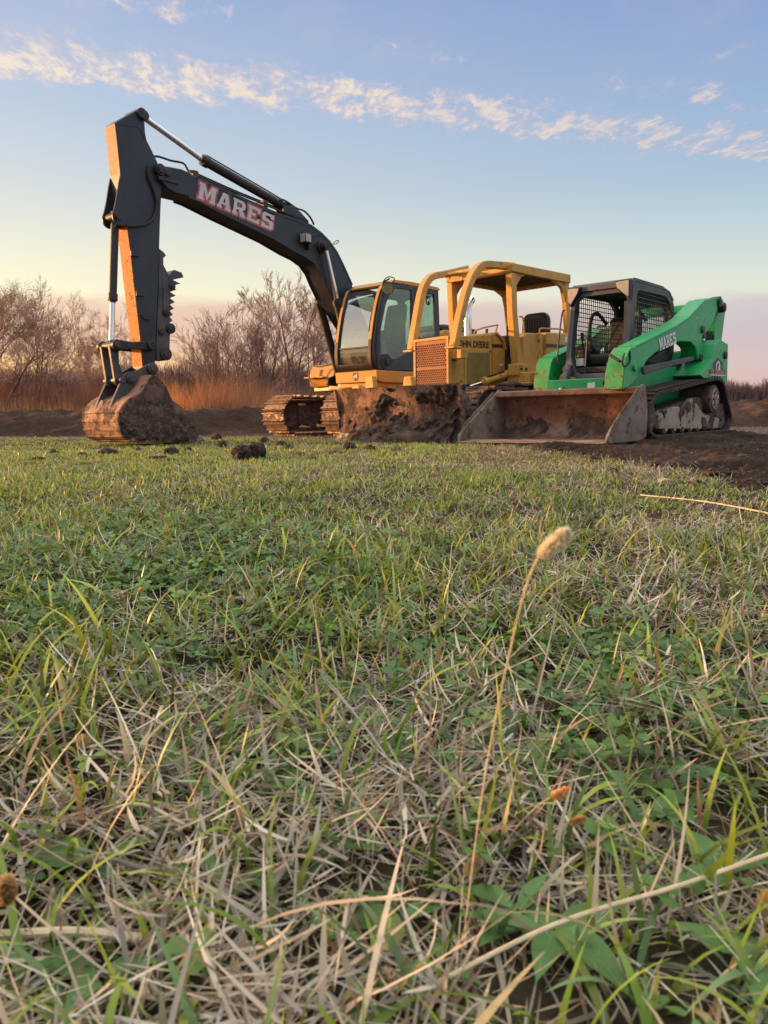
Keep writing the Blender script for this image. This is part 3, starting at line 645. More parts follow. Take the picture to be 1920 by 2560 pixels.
def cylinder(root, name, p0, pg, p1, rb, rr, mb, eye=True, gl=None):
    """hydraulic ram: barrel p0-pg, rod pg-p1"""
    p0, pg, p1 = (np.array(p, float) for p in (p0, pg, p1)); d = (pg-p0)/np.linalg.norm(pg-p0)
    b = B(); b.tube([p0, pg-d*.10, pg-d*.10, pg, pg, pg+d*.03], [rb, rb, rb*1.22, rb*1.22, rb*.8, rb*.8], 20)
    b.tube([p0+d*.04-d*.10, p0+d*.06], rb*1.1, 14)
    o = b.build(name, mb, root)
    q = B(); q.cyl(pg, p1-d*.03, rr, 18); q.build('rod', M['chrome'], o)
    for p in (p0, p1): e = B(); e.cyl(p-np.array([0, rr*1.6, 0]), p+np.array([0, rr*1.6, 0]), rr*1.75, 16); e.build('pin_eye', M['steel'], o)
    hz = B(); n_ = np.array([0, rb*.55, rb*1.05])
    hz.tube([p0+d*.15+n_, p0+d*.5+n_*1.05, pg-d*.06+n_*1.05], .012, 6); hz.build('oil_pipe', M['rubber'], o)
    return o
ex = machine('excavator', EX, 'dark blue-grey and yellow crawler excavator with bucket resting on the grass', 'excavator')
UC = (-.04, .33, .05); UR = math.radians(-8)
for s, nm in ((1, 'near'), (-1, 'far')):
    tr, Rm = steel_track(ex, -1.72, 1.74, .355, s*.95-.35, s*.95+.35, .19, M['pad'], UC, UR, 2, .03)
    b = B(); b.side(rnd([(-1.6, .18), (1.6, .18), (1.62, .52), (1.1, .62), (-1.1, .62), (-1.62, .52)], .05), s*.95-.16, s*.95+.16)
    o = b.build('track_frame', M['frame'], ex, .01); o.matrix_local = Rm
    wheel(ex, 1.74, .355, s*.95-.10, s*.95+.10, .29, M['frame'], Rm); wheel(ex, -1.72, .355, s*.95-.07, s*.95+.07, .30, M['frame'], Rm, 'sprocket')
    for k in range(7): wheel(ex, -1.3+k*.43, .14, s*.95-.19, s*.95+.19, .085, M['frame'], Rm, 'track_roller')
b = B(); b.side(rnd([(-.75, .30), (.75, .30), (.85, .45), (.62, .74), (-.62, .74), (-.85, .45)], .06), -.82, .82); b.box(-1.05, -.65, -.85, .85, .32, .55); b.box(.65, 1.05, -.85, .85, .32, .55)
o = b.build('car_body', M['frame'], ex, .015); o.matrix_local = Matrix.Translation(UC) @ Matrix.Rotation(UR, 4, 'Z')
b = B(); b.cyl((-.02, .17, .74), (-.02, .17, .98), .62, 36); b.cyl((-.02, .17, .86), (-.02, .17, .92), .68, 36); b.build('swing_bearing', M['steel'], ex, .006)
# upper frame
b = B(); b.flat(rnd([(1.36, .30), (1.36, 1.30), (-2.1, 1.28), (-2.5, .9), (-2.5, -.9), (-2.1, -1.25), (.45, -1.25), (.52, -.5), (.85, -.42), (.85, .30)], .06), .90, .985); b.build('deck', M['yellow'], ex, .012)
b = B()
for l in (-.30, .30): b.side(rnd([(1.0, .98), (1.0, 1.12), (.6, 1.25), (.15, 2.05), (-.25, 2.10), (-.75, 1.4), (-.75, .98)], .05), l-.03, l+.03)
b.build('boom_bracket', M['black'], ex, .008)
b = B(); b.side(rnd([(-.70, .985), (-.70, 1.98), (-.78, 2.06), (-2.2, 2.04), (-2.42, 1.85), (-2.45, .985)], .05), .42, 1.27); b.side(rnd([(-.55, .985), (-.55, 1.55), (-.70, 1.78), (-2.2, 1.80), (-2.45, 1.7), (-2.45, .985)], .05), -1.24, -.40); b.box(-2.44, -.9, -.40, .42, .985, 1.60)
b.build('engine_housing', M['yellow'], ex, .02)
b = B(); b.box(-2.1, -.76, .48, 1.20, 2.065, 2.16); b.box(-1.9, -1.0, .55, 1.1, 2.16, 2.20); b.build('intake_cover', M['black'], ex, .02)
b = B(); b.flat(rnd([(-2.52, 1.22), (-2.52, -1.22), (-2.85, -1.1), (-3.02, -.6), (-3.02, .6), (-2.85, 1.1)], .15), .92, 1.95); b.build('counterweight', M['yellow'], ex, .05, 3)
lettering('model_number', '200', M['decal'], ex, (-.74, 1.273, 1.72), (-1, 0, 0), (0, 0, 1), .22, .006, 0, 1.1)
# right-hand front box with its letter
b = B(); b.side(rnd([(.56, .985), (.60, 1.17), (.55, 1.34), (.44, 1.44), (.15, 1.47), (-.52, 1.50), (-.52, .985)], .03), -1.22, -.50); b.build('storage_box', M['yellow'], ex, .018)
b = B(); b.box(.58, .70, -1.26, -.72, 1.165, 1.19); b.build('step', M['yellow'], ex, .005)
b = B(); b.box(.44, .447, -1.2, -.52, 1.435, 1.447); b.tube([(.452, -1.22, 1.42), (.50, -1.0, 1.405), (.47, -.75, 1.43), (.46, -.52, 1.44)], .008, 5); b.build('lid_seam', M['black'], ex)
lettering('box_letter', 'E', M['decal'], ex, (.593, -.93, 1.215), (0, 1, 0), (-.05, 0, .17), .17, .008, 0, 1.0)
q = [(a[0], a[1]) for a in EX.lu(4, .75, (575, 310), (540, 390), (512, 500), (500, 640), (500, 800), (506, 930), (525, 985), (570, 1005))]
b = B(); b.tube([(.75, l, u) for l, u in smooth_line(q, 4)], .014, 6); b.build('handrail', M['black'], ex)
b = B(); b.side(rnd([(-.05, 1.5), (-.02, 1.75), (-.1, 1.92), (-.45, 1.92), (-.45, 1.5)], .04), -.72, -.45); b.build('filter_box', M['yellow'], ex, .015)
# boom
bo_top = EX.fu(1, .2, (915, 800), (1040, 815), (1170, 840), (1260, 880))+EX.fu(3, .2, (110, 160), (470, 325), (860, 500), (1060, 565), (1200, 622), (1290, 690), (1370, 770), (1440, 870), (1500, 990), (1585, 1180))
bo_bot = EX.fu(1, .2, (900, 920), (945, 985), (1010, 1060), (1090, 1115), (1250, 1155))+EX.fu(3, .2, (120, 370), (370, 500), (850, 735), (1050, 855), (1150, 905), (1230, 965), (1290, 1050), (1330, 1150), (1400, 1300))
foot = (-.02, 1.86)
out = bo_top+[(.60, 2.45), (.28, 2.05), (.12, 1.80), (-.10, 1.72), (-.18, 1.88), (-.10, 2.02)][:0]+[(.50, 2.35), (.20, 1.95), (.05, 1.74), (-.12, 1.78)][0:0]
out = bo_top+[(.42, 2.30), (.10, 1.78), (.16, 1.66), (.34, 1.62), (.62, 1.86)]+bo_bot[::-1]
b = B(); b.side(out, -.20, .20); boom = b.build('boom', M['navy'], ex, .012)
# raised rim plates along the boom edges
b = B()
for s in (1, -1): b.side(strip2d(bo_top[4:], .045), s*.20, s*.207); b.side(strip2d(bo_bot[4:], .05), s*.20, s*.206)
b.build('edge_plate', M['navy'], boom)
piv = EX.fu(1, .2, (925, 850))[0]; pin2 = EX.fu(1, .2, (1005, 885))[0]
b = B(); b.boss(piv[0], piv[1], -.23, .23, .085); b.boss(piv[0], piv[1], .23, .25, .055); b.boss(pin2[0], pin2[1], .20, .235, .05, 12)
b.side(strip2d([piv, pin2], .10), .201, .222); b.side(strip2d(EX.fu(1, .2, (905, 945), (1135, 1015)), [.05, .015]), .20, .22); b.build('pivot_pin', M['steel'], boom, .006)
# lettering on the boom
c0, c1 = EX.fu(3, .21, (128, 355), (838, 668)); h0 = EX.fu(3, .21, (150, 205))[0]
dv = np.array(c1)-np.array(c0); up_ = (-dv[1], dv[0])
block_text('MARES', boom, 'lettering', M['letter'], M['redline'], np.array(c0), dv, np.array(h0)-np.array(c0), lambda a, c, d: (a, .203+d, c), .030)
# boom lamp and small fittings
lp = EX.fu(3, .24, (1135, 745))[0]
b = B(); b.box(lp[0]-.07, lp[0]+.09, .22, .36, lp[1]-.085, lp[1]+.085); b.box(lp[0]-.12, lp[0]-.06, .20, .28, lp[1]-.17, lp[1]+.06); lm = b.build('work_lamp', M['black'], boom, .012)
b = B(); b.box(lp[0]+.085, lp[0]+.10, .235, .345, lp[1]-.07, lp[1]+.07); b.box(lp[0]-.05, lp[0]+.08, .355, .365, lp[1]-.065, lp[1]+.065); b.build('lens', M['lens'], lm, .004)
# pipes and hoses on the boom
def line3(pts, l, r, nm, m=None, par=None, n=6, k=4):
    b = B(); b.tube([(f, l, u) for f, u in smooth_line(pts, k)], r, n); return b.build(nm, m or M['rubber'], par or boom)
for l, dy in ((.10, 0), (-.04, 14)):
    line3(EX.fu(1, l, (1265, 870-dy), (1320, 890-dy))+EX.fu(3, l, (130, 148-dy), (470, 300-dy), (745, 412-dy), (900, 478-dy), (1060, 545-dy), (1170, 590-dy)), l, .016, 'oil_pipe')
line3(EX.fu(1, .05, (800, 800), (815, 740), (860, 697), (930, 705), (1050, 745), (1190, 775), (1240, 850), (1270, 885)), .05, .017, 'oil_pipe', k=3)
line3(EX.fu(3, .08, (870, 390), (920, 372), (980, 400), (1060, 455), (1130, 480), (1190, 540), (1225, 610)), .08, .018, 'oil_pipe', k=3)
line3(EX.fu(3, -.05, (1000, 470), (1080, 510), (1140, 550), (1165, 580)), -.05, .016, 'oil_pipe', k=3)
line3(EX.fu(3, .0, (1405, 790), (1430, 765), (1458, 760), (1445, 785), (1412, 795)), .0, .008, 'wire_loop', k=3)
line3(EX.fu(3, .215, (1210, 760), (1225, 720), (1290, 705), (1310, 690)), .215, .008, 'lamp_cable', k=3)
line3(EX.fu(3, .215, (1230, 800), (1290, 815), (1400, 795)), .215, .007, 'lamp_cable', k=3)
for p in ((95, 135), (755, 415)):
    f, u = EX.fu(3, .1, p)[0]; b = B(); b.box(f-.05, f+.05, -.1, .15, u-.06, u+.05); b.build('pipe_clamp', M['steel'], boom, .008)
brk = EX.fu(3, 0, (900, 440), (985, 440), (1060, 500), (1130, 580), (900, 500))
b = B()
for l in (-.09, .09): b.side(rnd(brk, .03), l-.02, l+.02)
b.build('cylinder_bracket', M['navy'], boom, .006)
# arm (stick)
near = .135
pl = EX.fu(1, near, (400, 305), (655, 158), (705, 162), (742, 212), (745, 290), (752, 420), (768, 505), (860, 690), (910, 800), (945, 960), (940, 1120), (930, 1300), (915, 1750))
pl += EX.fu(2, near, (905, 60), (890, 450), (872, 800), (868, 1060), (820, 1150), (730, 1140), (722, 1080), (700, 800), (660, 450), (612, 20))
pl += EX.fu(1, near, (545, 1500), (500, 1250), (480, 1100), (465, 900), (420, 450))
b = B(); b.side(pl, -near, near); stick = b.build('arm', M['navy'], ex, .010)
# outer face of the arm: low-sun warmth painted into peach and worn orange plates
def facing(pts, w, th, nm, m):
    b = B(); P = [np.array(p) for p in pts]; outp = []
    b.side(strip2d([tuple(p) for p in P], th), -w, w); return b.build(nm, m, stick)
facing(EX.fu(1, near, (402, 312), (420, 450), (450, 740), (465, 880)), near-.004, .010, 'sunlit_plate', M['peach'])
facing(EX.fu(1, near, (541, 1490), (575, 1720), (608, 2030))+EX.fu(2, near, (660, 455), (700, 800), (721, 1080)), near-.004, .010, 'worn_plate', M['litorange'])
b = B(); b.side(strip2d(EX.fu(1, near, (405, 318), (660, 352), (700, 400), (755, 500)), .02), near, near+.006)
b.side(strip2d(EX.fu(1, near, (475, 1000), (500, 1250), (540, 1500)), .02), near, near+.005); b.build('weld_seam', M['navy'], stick)
ear = rnd(EX.fu(1, near, (468, 880), (440, 1010), (420, 1150), (392, 1290), (365, 1370), (385, 1450), (440, 1495), (545, 1500), (500, 1250)), .05)
b = B()
for s in (1, -1): b.side(ear, s*near-.014, s*near+.014)
b.build('cylinder_ear', M['navy'], stick, .005)
tp = EX.fu(1, near, (700, 205))[0]; cp = EX.fu(1, near, (428, 1380))[0]
b = B(); b.boss(tp[0], tp[1], -near-.05, near+.05, .075); b.boss(tp[0]-.02, tp[1]-.06, near, near+.06, .03, 8); b.boss(cp[0], cp[1], -near-.05, near+.05, .06); b.build('arm_pin', M['steel'], stick, .006)
line3(EX.fu(1, .17, (800, 800), (790, 880), (800, 950), (850, 1080), (885, 1200), (885, 1310), (840, 1420), (760, 1480), (650, 1495), (540, 1498)), .165, .021, 'hose', par=stick, k=4)
line3(EX.fu(1, .17, (440, 1420), (425, 1470), (390, 1520), (375, 1580)), .165, .014, 'hose', par=stick, k=3)
for n_, p in ((1, (620, 1840)), (2, (680, 270)), (2, (755, 540))):
    f, u = EX.fu(n_, near, p)[0]; b = B(); b.box(f-.07, f+.06, near, near+.03, u-.012, u+.012); b.box(f+.03, f+.06, near, near+.03, u, u+.06); b.build('bracket', M['black'], stick, .004)
# rams
a0 = EX.fu(1, 0, (715, 235))[0]; ag = EX.fu(1, 0, (1410, 735))[0]; a1 = EX.fu(3, 0, (965, 452))[0]
cylinder(ex, 'arm_cylinder', (a1[0], 0, a1[1]), (ag[0], 0, ag[1]), (a0[0], 0, a0[1]), .075, .044, M['black'])
bp = EX.fu(3, .30, (1328, 815))[0]; bg = EX.fu(4, .30, (738, 300))[0]; d_ = np.array(bg)-np.array(bp)
far_b = EX.fu(4, -.30, (772, 985))[0]; far_g = EX.fu(4, -.30, (590, 320))[0]
near_b = (np.array(bg)+d_/np.linalg.norm(d_)*1.35)
cylinder(ex, 'boom_cylinder', (near_b[0], .30, near_b[1]), (bg[0], .30, bg[1]), (bp[0], .30, bp[1]), .078, .046, M['black'])
cylinder(ex, 'boom_cylinder', (far_b[0], -.30, far_b[1]), (far_g[0], -.30, far_g[1]), (bp[0], -.30, bp[1]), .078, .046, M['black'])
b = B(); b.boss(bp[0], bp[1], -.36, .36, .062); b.boss(bp[0], bp[1], .20, .25, .11, 22); b.build('boom_pin', M['steel'], boom, .006)
k0 = EX.fu(1, 0, (405, 1390))[0]; kg = EX.fu(2, 0, (375, 330))[0]; k1 = EX.fu(2, 0, (362, 835))[0]
cylinder(ex, 'bucket_cylinder', (k0[0], 0, k0[1]), (kg[0], 0, kg[1]), (k1[0], 0, k1[1]), .058, .038, M['black'])
# bucket linkage
h1 = EX.fu(2, .19, (415, 842))[0]; h2 = EX.fu(2, .19, (815, 850))[0]; g2 = EX.fu(2, .10, (440, 1250))[0]
for s in (1, -1):
    b = B(); b.side(strip2d([h1, tuple(.55*np.array(h1)+.45*np.array(h2)), h2], [.17, .10, .15]), s*.19-.025, s*.19+.025); b.boss(h1[0], h1[1], s*.16, s*.235, .075); b.boss(h2[0], h2[1], s*.14, s*.25, .078); b.build('link_arm', M['black'], ex, .012)
b = B()
for s in (1, -1): b.side(strip2d([h1, tuple(.5*np.array(h1)+.5*np.array(g2)+np.array([.02, 0])), g2], [.15, .11, .15]), s*.115-.03, s*.115+.03); b.boss(g2[0], g2[1], s*.085, s*.15, .085)
b.boss(h1[0], h1[1], -.26, .26, .05); b.boss(g2[0], g2[1], -.24, .24, .05); b.build('bucket_link', M['ear'], ex, .01)
# bucket
W = .50
prof = EX.fu(2, W, (830, 1190), (760, 1310), (690, 1400), (560, 1475), (480, 1570), (455, 1660), (462, 1760), (490, 1855), (530, 1915), (700, 1945), (1000, 1955), (1330, 1940))
prof = [(f, max(u, .035)) for f, u in prof]
sm = smooth_line(prof, 3)
b = B(); b.side(strip2d(sm, .035), -W, W); bucket = b.build('bucket', M['bucket'], ex, .006)
sidep = rnd(EX.fu(2, W, (825, 1185), (885, 1190), (965, 1275), (1012, 1350), (1062, 1480), (1110, 1620), (1180, 1690), (1270, 1715), (1350, 1800), (1372, 1880), (1330, 1940), (1000, 1950), (700, 1940), (530, 1910), (490, 1850), (464, 1760), (458, 1660), (484, 1570), (562, 1476), (692, 1402), (762, 1312)), .02)
sidep = [(f, max(u, .03)) for f, u in sidep]
for s in (1, -1):
    b = B(); b.side(sidep, s*W-(.03 if s > 0 else 0), s*W+(0 if s > 0 else .03)); b.build('side_plate', M['bucketside'], bucket, .006)
b = B()
for pp in ((1655, 1700), (1780, 1800)): pass
i0 = [i for i, p in enumerate(sm)]
for k in (13, 16, 19, 22, 25): b.side(strip2d([tuple(sm[k]), tuple(sm[k+1])], .062), -W-.012, W+.012)
b.build('wear_strip', M['bucket'], bucket, .006)
earp = rnd(EX.fu(2, .20, (885, 1110), (850, 1050), (770, 1065), (640, 1140), (525, 1160), (485, 1200), (440, 1320), (380, 1450), (310, 1640), (400, 1600), (560, 1500), (700, 1420), (770, 1310), (840, 1200), (885, 1160)), .03)
for s in (1, -1):
    b = B(); b.side(earp, s*.20-.025, s*.20+.025); b.build('ear', M['ear'], bucket, .008)
bpv = EX.fu(2, .22, (825, 1112))[0]; blk = EX.fu(2, .22, (580, 1228))[0]
b = B(); b.boss(bpv[0], bpv[1], -.27, .27, .085); b.boss(bpv[0], bpv[1], .27, .29, .055); b.boss(blk[0], blk[1], -.26, .26, .075); b.boss(blk[0], blk[1], .26, .28, .05); b.build('bucket_pin', M['ear'], bucket, .008)
f, u = EX.fu(2, -.15, (245, 1570))[0]; b = B(); b.cyl((f-.05, -.12, u), (f+.04, -.12, u+.05), .085, 18); b.build('lifting_boss', M['bucket'], bucket, .01)
lip = prof[-1]
for k in range(5):
    l = -W+.06+k*(2*W-.12)/4; b = B(); b.side([(lip[0]+.14, .03), (lip[0]+.14, .13), (lip[0]+.02, .175), (lip[0]-.14, .11), (lip[0]-.19, .05), (lip[0]-.17, .035)], l-.05, l+.05); b.build('tooth', M['worn'], bucket, .012)
def inpoly(poly, X, Y):
    ok = np.zeros(X.shape, bool); n = len(poly)
    for i in range(n):
        (x0, y0), (x1, y1) = poly[i], poly[(i+1) % n]
        if y0 == y1: continue
        c = ((Y >= min(y0, y1)) & (Y < max(y0, y1))); ok ^= c & (X < x0+(Y-y0)*(x1-x0)/(y1-y0))
    return ok
def mud_sheet(name, m, parent, to3, ra, rc, step, amp, seed, inside=None, bias=None, fr=3.2, face=None):
    """caked mud: a lumpy sheet that stands proud where mud sticks and dips under the plate elsewhere"""
    A, Cc = np.meshgrid(np.arange(ra[0], ra[1], step), np.arange(rc[0], rc[1], step)); n = noise2(A+7, Cc+3, seed, 5, fr, .58)-.5; n2 = noise2(A+7, Cc+3, seed+1, 3, fr*5)-.5
    t = n*2.2+.5*n2+(bias(A, Cc) if bias else 0)
    if inside is not None: t = np.where(inpoly(inside, A, Cc), t, -1)
    d = np.where(t > 0, amp*np.clip(t, 0, 1)**.6*(1+.9*n2), -.012)
    ok = (t > -.12); ny, nx = A.shape; i = np.arange(ny*nx).reshape(ny, nx)
    Fq = np.stack([i[:-1, :-1], i[:-1, 1:], i[1:, 1:], i[1:, :-1]], -1).reshape(-1, 4); kk = (t > 0).ravel(); Fq = Fq[kk[Fq].any(1)]
    f_ = face(A, Cc) if face else 0
    V = np.array(to3(A, Cc, d+f_)); V = np.stack([np.broadcast_to(v, A.shape).ravel() for v in V], 1)
    used, inv = np.unique(Fq, return_inverse=True); o = np_mesh(name, V[used], inv.reshape(-1, 4), m, parent, smooth=True); o['kind'] = 'stuff'; return o
# earth packed in the bucket and clinging to its side
def lump(name, m, parent, c, r, seed, amp=.35, sub=3, fr=2.6, flatz=None):
    bm = bmesh.new(); bmesh.ops.create_icosphere(bm, subdivisions=sub, radius=1.); P = np.array([v.co[:] for v in bm.verts])
    n = noise2(P[:, 0]*fr+P[:, 2]*1.7+9, P[:, 1]*fr-P[:, 2]*1.3+9, seed, 4, 1., .6)-.5; n2 = noise2(P[:, 2]*fr*2+3, P[:, 0]*fr*2+P[:, 1]+4, seed+1, 3, 1.)-.5
    k = 1+amp*2*n+amp*.9*n2
    for v, p, kk in zip(bm.verts, P, k): v.co = Vector(c)+Vector((p[0]*r[0]*kk, p[1]*r[1]*kk, p[2]*r[2]*kk))
    if flatz is not None:
        for v in bm.verts: v.co.z = max(v.co.z, flatz)
    me = bpy.data.meshes.new(name); bm.to_mesh(me); bm.free()
    for p in me.polygons: p.use_smooth = True
    me.materials.append(m); return obj(name, me, parent)
cxy = EX.fu(2, 0, (900, 1650))[0]
lump('packed_earth', M['cake'], bucket, (cxy[0]-.06, 0, cxy[1]-.06), (.34, .455, .32), 5, .12)
lump('packed_earth', M['cake'], bucket, (lip[0]+.30, .30, .12), (.20, .17, .12), 6, .4)
mud_sheet('clinging_mud', M['cake'], bucket, lambda a, c, d: (a, W-.006+d, c), (min(p[0] for p in sidep), max(p[0] for p in sidep)), (.03, .80), .014, .075, 201, inside=sidep, bias=lambda a, c: -.02-.25*sst(.35, .8, c)-.5*sst(lip[0]+.22, lip[0]+.05, a))
# thumb
th = EX.fu(1, .10, (915, 1760), (965, 1800), (992, 1838), (960, 1868), (962, 1945), (1020, 2060))+EX.fu(2, .10, (1045, 60), (1050, 110))
teeth = [(1195, 62), (1160, 135), (1115, 202), (1105, 272), (1095, 347), (1082, 420), (1072, 490), (1070, 556)]
th2 = EX.fu(1, .10, (1040, 2060), (1060, 2020), (1090, 2003), (1172, 2035))
v_ = []
for i, t in enumerate(teeth):
    v_.append(t); v_.append((1040 + (30 if i < 1 else 0) - i*1.0, t[1]+28))
th3 = EX.fu(2, .10, *v_)+EX.fu(2, .10, (1040, 600), (1072, 645), (1058, 700), (1036, 722), (1032, 960), (1000, 1002), (940, 1002), (880, 1020), (885, 690), (905, 200))
b = B(); b.side(th+th2+th3, -.10, .10); thumb = b.build('thumb', M['ear'], ex, .006)
for p, r in (((990, 467), .06), ((1040, 652), .08), ((985, 945), .10), ((935, 690), .055), ((1060, 165), .05)):
    f, u = EX.fu(2, .10, p)[0]; b = B(); b.boss(f, u, -.13, .13, r); b.boss(f, u, .13, .145, r*.6); b.build('thumb_pin', M['steel'], thumb, .006)
b = B(); b.side(strip2d(EX.fu(2, .105, (985, 70), (985, 460)), .09), .10, .115); b.build('thumb_rib', M['ear'], thumb, .006)

# cab
CP = [(.88, 2.80), (1.02, 2.74), (1.17, 2.61), (1.34, 2.17), (1.46, 1.61), (1.45, 1.32), (1.38, 1.205)]
CPs = smooth_line(CP, 4); LI, LO = .36, 1.33
cab = None
door = rnd(EX.fu(4, LO, (1205, 198), (1360, 215), (1355, 725), (1225, 790), (1165, 770), (1100, 770), (1100, 560), (1145, 330)), .06)
rearw = rnd(EX.fu(4, LO, (1420, 235), (1545, 250), (1560, 600), (1420, 610)), .06)
outl = [tuple(p) for p in CPs]+[(-.50, 1.205), (-.56, 1.9), (-.52, 2.80)]
b = B(); b.sideplate(outl, [door, rearw], LO-.05, LO); cab = b.build('cab_side', M['cabgrey'], ex, .008)
b = B(); b.side(door, LO-.03, LO-.022); b.build('door_glass', M['glass_g'], cab)
b = B(); b.side(rearw, LO-.03, LO-.022); b.build('side_glass', M['glass_g'], cab)
# door outline, handle recess, lower swoosh
b = B(); b.side(strip2d(EX.fu(4, LO, (1385, 205), (1390, 500), (1385, 890)), .02), LO, LO+.006); b.build('door_edge', M['black'], cab, .003)
b = B(); b.side(strip2d(EX.fu(4, LO, (1120, 225), (1085, 420), (1062, 680), (1075, 870)), .05), LO, LO+.012); b.build('door_edge', M['black'], cab, .003)
hf, hu = EX.fu(4, LO, (1145, 815))[0]
b = B(); b.boss(hf, hu, LO, LO+.012, .15, 28); hd = b.build('handle_recess', M['black'], cab, .006)
b = B(); b.box(hf-.05, hf+.02, LO+.012, LO+.035, hu-.05, hu+.05); b.build('door_handle', M['cabgrey'], cab, .008)
b = B(); b.side(rnd(EX.fu(4, LO, (1215, 815), (1370, 740), (1370, 885), (1120, 880)), .03), LO, LO+.016); b.build('lower_panel', M['cabgrey'], cab, .008)
# far side and back of the cab
lo2 = [tuple(p) for p in CPs]+[(-.50, 1.205), (-.52, 2.80)]
b = B(); b.sideplate(lo2, [rnd([(.86, 2.66), (1.14, 2.4), (1.30, 1.9), (1.32, 1.6), (.30, 1.6), (.30, 2.68)], .05), rnd([(.2, 2.68), (.2, 1.6), (-.42, 1.6), (-.42, 2.68)], .05)], LI, LI+.04); b.build('cab_far_side', M['cabgrey'], ex, .006)
b = B(); b.frontplate([(LI+.041, 1.205), (LO-.051, 1.205), (LO-.051, 2.80), (LI+.041, 2.80)], [rnd([(LI+.12, 1.75), (LO-.13, 1.75), (LO-.13, 2.68), (LI+.12, 2.68)], .05)], -.54, -.50); b.build('cab_back', M['cabgrey'], ex, .006)
b = B(); b.front([(LI+.12, 1.75), (LO-.13, 1.75), (LO-.13, 2.68), (LI+.12, 2.68)], -.525, -.518); b.build('rear_glass', M['glass_c'], ex)
# windscreen follows the curved front
ws_ = [p for p in CPs if 1.60 < p[1] < 2.68]; wl_ = [p for p in CPs if 1.22 < p[1] < 1.66]
b = B(); b.side(strip2d([tuple(p-np.array([.02, 0])) for p in ws_], .008), LI+.10, LO-.12); b.build('windscreen', M['glass_f'], ex)
b = B(); b.side(strip2d([tuple(p-np.array([.02, 0])) for p in wl_], .008), LI+.10, LO-.12); b.build('lower_windscreen', M['glass_d'], ex)
b = B()
b.side(strip2d([tuple(p) for p in CPs[2:]], .05), LO-.125, LO-.051); b.build('front_pillar', M['steel'], ex, .008)
b = B(); b.side(strip2d([tuple(p) for p in CPs[2:]], .05), LI+.041, LI+.105); b.build('front_pillar', M['black'], ex, .008)
b = B(); b.side(strip2d([tuple(p+np.array([.012, 0])) for p in CPs[3:16]], .035), LO-.115, LO-.053); b.side(strip2d([tuple(p+np.array([.012, 0])) for p in CPs[3:16]], .035), LI+.043, LI+.10)
b.side(strip2d([tuple(p+np.array([.012, .0])) for p in CPs[1:6]], .035), LI+.101, LO-.116); b.build('windscreen_trim', M['yellow'], ex, .006)
b = B(); b.side(strip2d([tuple(p) for p in CPs[-5:]], .05), LI+.106, LO-.126); b.box(1.43, 1.47, LI+.106, LO-.126, 1.595, 1.625); b.build('sill', M['steel'], ex, .006)
# roof
b = B(); b.side(rnd([(.92, 2.785), (.86, 2.835), (.3, 2.855), (-.5, 2.845), (-.56, 2.80), (-.54, 2.785)], .02), LI-.01, LO+.012); roof = b.build('cab_roof', M['yellow'], ex, .02)
b = B(); b.side(rnd([(.84, 2.835), (.62, 2.885), (.1, 2.895), (-.02, 2.86), (.3, 2.856)], .03), LI+.10, LO-.22); b.build('roof_hatch', M['black'], roof, .012)
b = B(); b.tube([(.95, LO-.2, 2.78), (1.0, LO-.12, 2.80), (.98, LO+.0, 2.84)], .014, 6); b.build('roof_rail', M['black'], roof)
# mirror on the near front corner
mf, mu = EX.fu(4, LO+.10, (1158, 200))[0]
b = B(); ax = np.array([.80, .55, -.28]); ax /= np.linalg.norm(ax); pm = np.array([mf, LO+.10, mu]); b.cyl(pm-ax*.03, pm, .115, 30); mo = b.build('mirror', M['black'], ex, .008)
b = B(); b.cyl(pm+ax*.001, pm+ax*.004, .104, 30); b.build('mirror_glass', M['mirror'], mo)
q = EX.fu(4, LO+.06, (1115, 180), (1125, 140), (1160, 108), (1195, 110), (1215, 125), (1190, 160), (1165, 195)); b = B(); b.tube([(f, LO+.06, u) for f, u in smooth_line(q, 3)], .010, 6); b.build('mirror_arm', M['black'], mo)
q = EX.fu(4, LO-.13, (1062, 335), (1035, 440), (1018, 560)); b = B(); b.tube([(f+.03, LO-.15, u) for f, u in q], .012, 6); b.build('wiper', M['black'], ex)
# below the cab
b = B(); b.front(rnd([(LI-.05, 1.19), (LO+.01, 1.20), (LO+.02, 1.02), (LO-.03, .985), (LI-.03, .985)], .025), 1.36, 1.41); fp = b.build('front_plate', M['yellow'], ex, .012)
b = B(); b.side(rnd([(1.36, 1.195), (1.36, .99), (1.2, .965), (-.55, .965), (-.62, 1.195)], .04), LO-.12, LO+.015); b.build('cab_skirt', M['yellow'], ex, .03, 3)
b = B(); b.box(-.54, 1.36, LI, LO-.121, 1.15, 1.203); b.build('cab_floor', M['interior'], ex)
def deer(parent, to3, s):
    """shield with a leaping animal"""
    sh = rnd([(-.5, .62), (.5, .62), (.5, -.25), (.3, -.55), (-.3, -.55), (-.5, -.25)], .12)
    b = B(); b.plate(sh, [], lambda a, c, d: to3(a*s, c*s, d), .001, .004); e = b.build('emblem', M['decal'], parent)
    dr = [(-.40, .02), (-.30, .16), (-.12, .20), (.08, .22), (.16, .34), (.10, .46), (.20, .40), (.26, .50), (.26, .36), (.38, .28), (.27, .24), (.22, .10), (.30, -.06), (.40, -.22), (.34, -.25), (.20, -.08), (.06, .02), (-.08, .02), (-.18, -.12), (-.30, -.36), (-.38, -.34), (-.28, -.12), (-.30, .02)]
    b = B(); b.plate(dr, [], lambda a, c, d: to3(a*s, c*s, d), .005, .007); b.build('leaping_deer', M['white'], e)
deer(fp, lambda a, c, d: (1.41+d, .83+a, 1.09+c), .13)
ef, eu = EX.fu(4, LO, (1500, 305))[0]; deer(cab, lambda a, c, d: (ef-a, LO-.020+d, eu+c), .15)
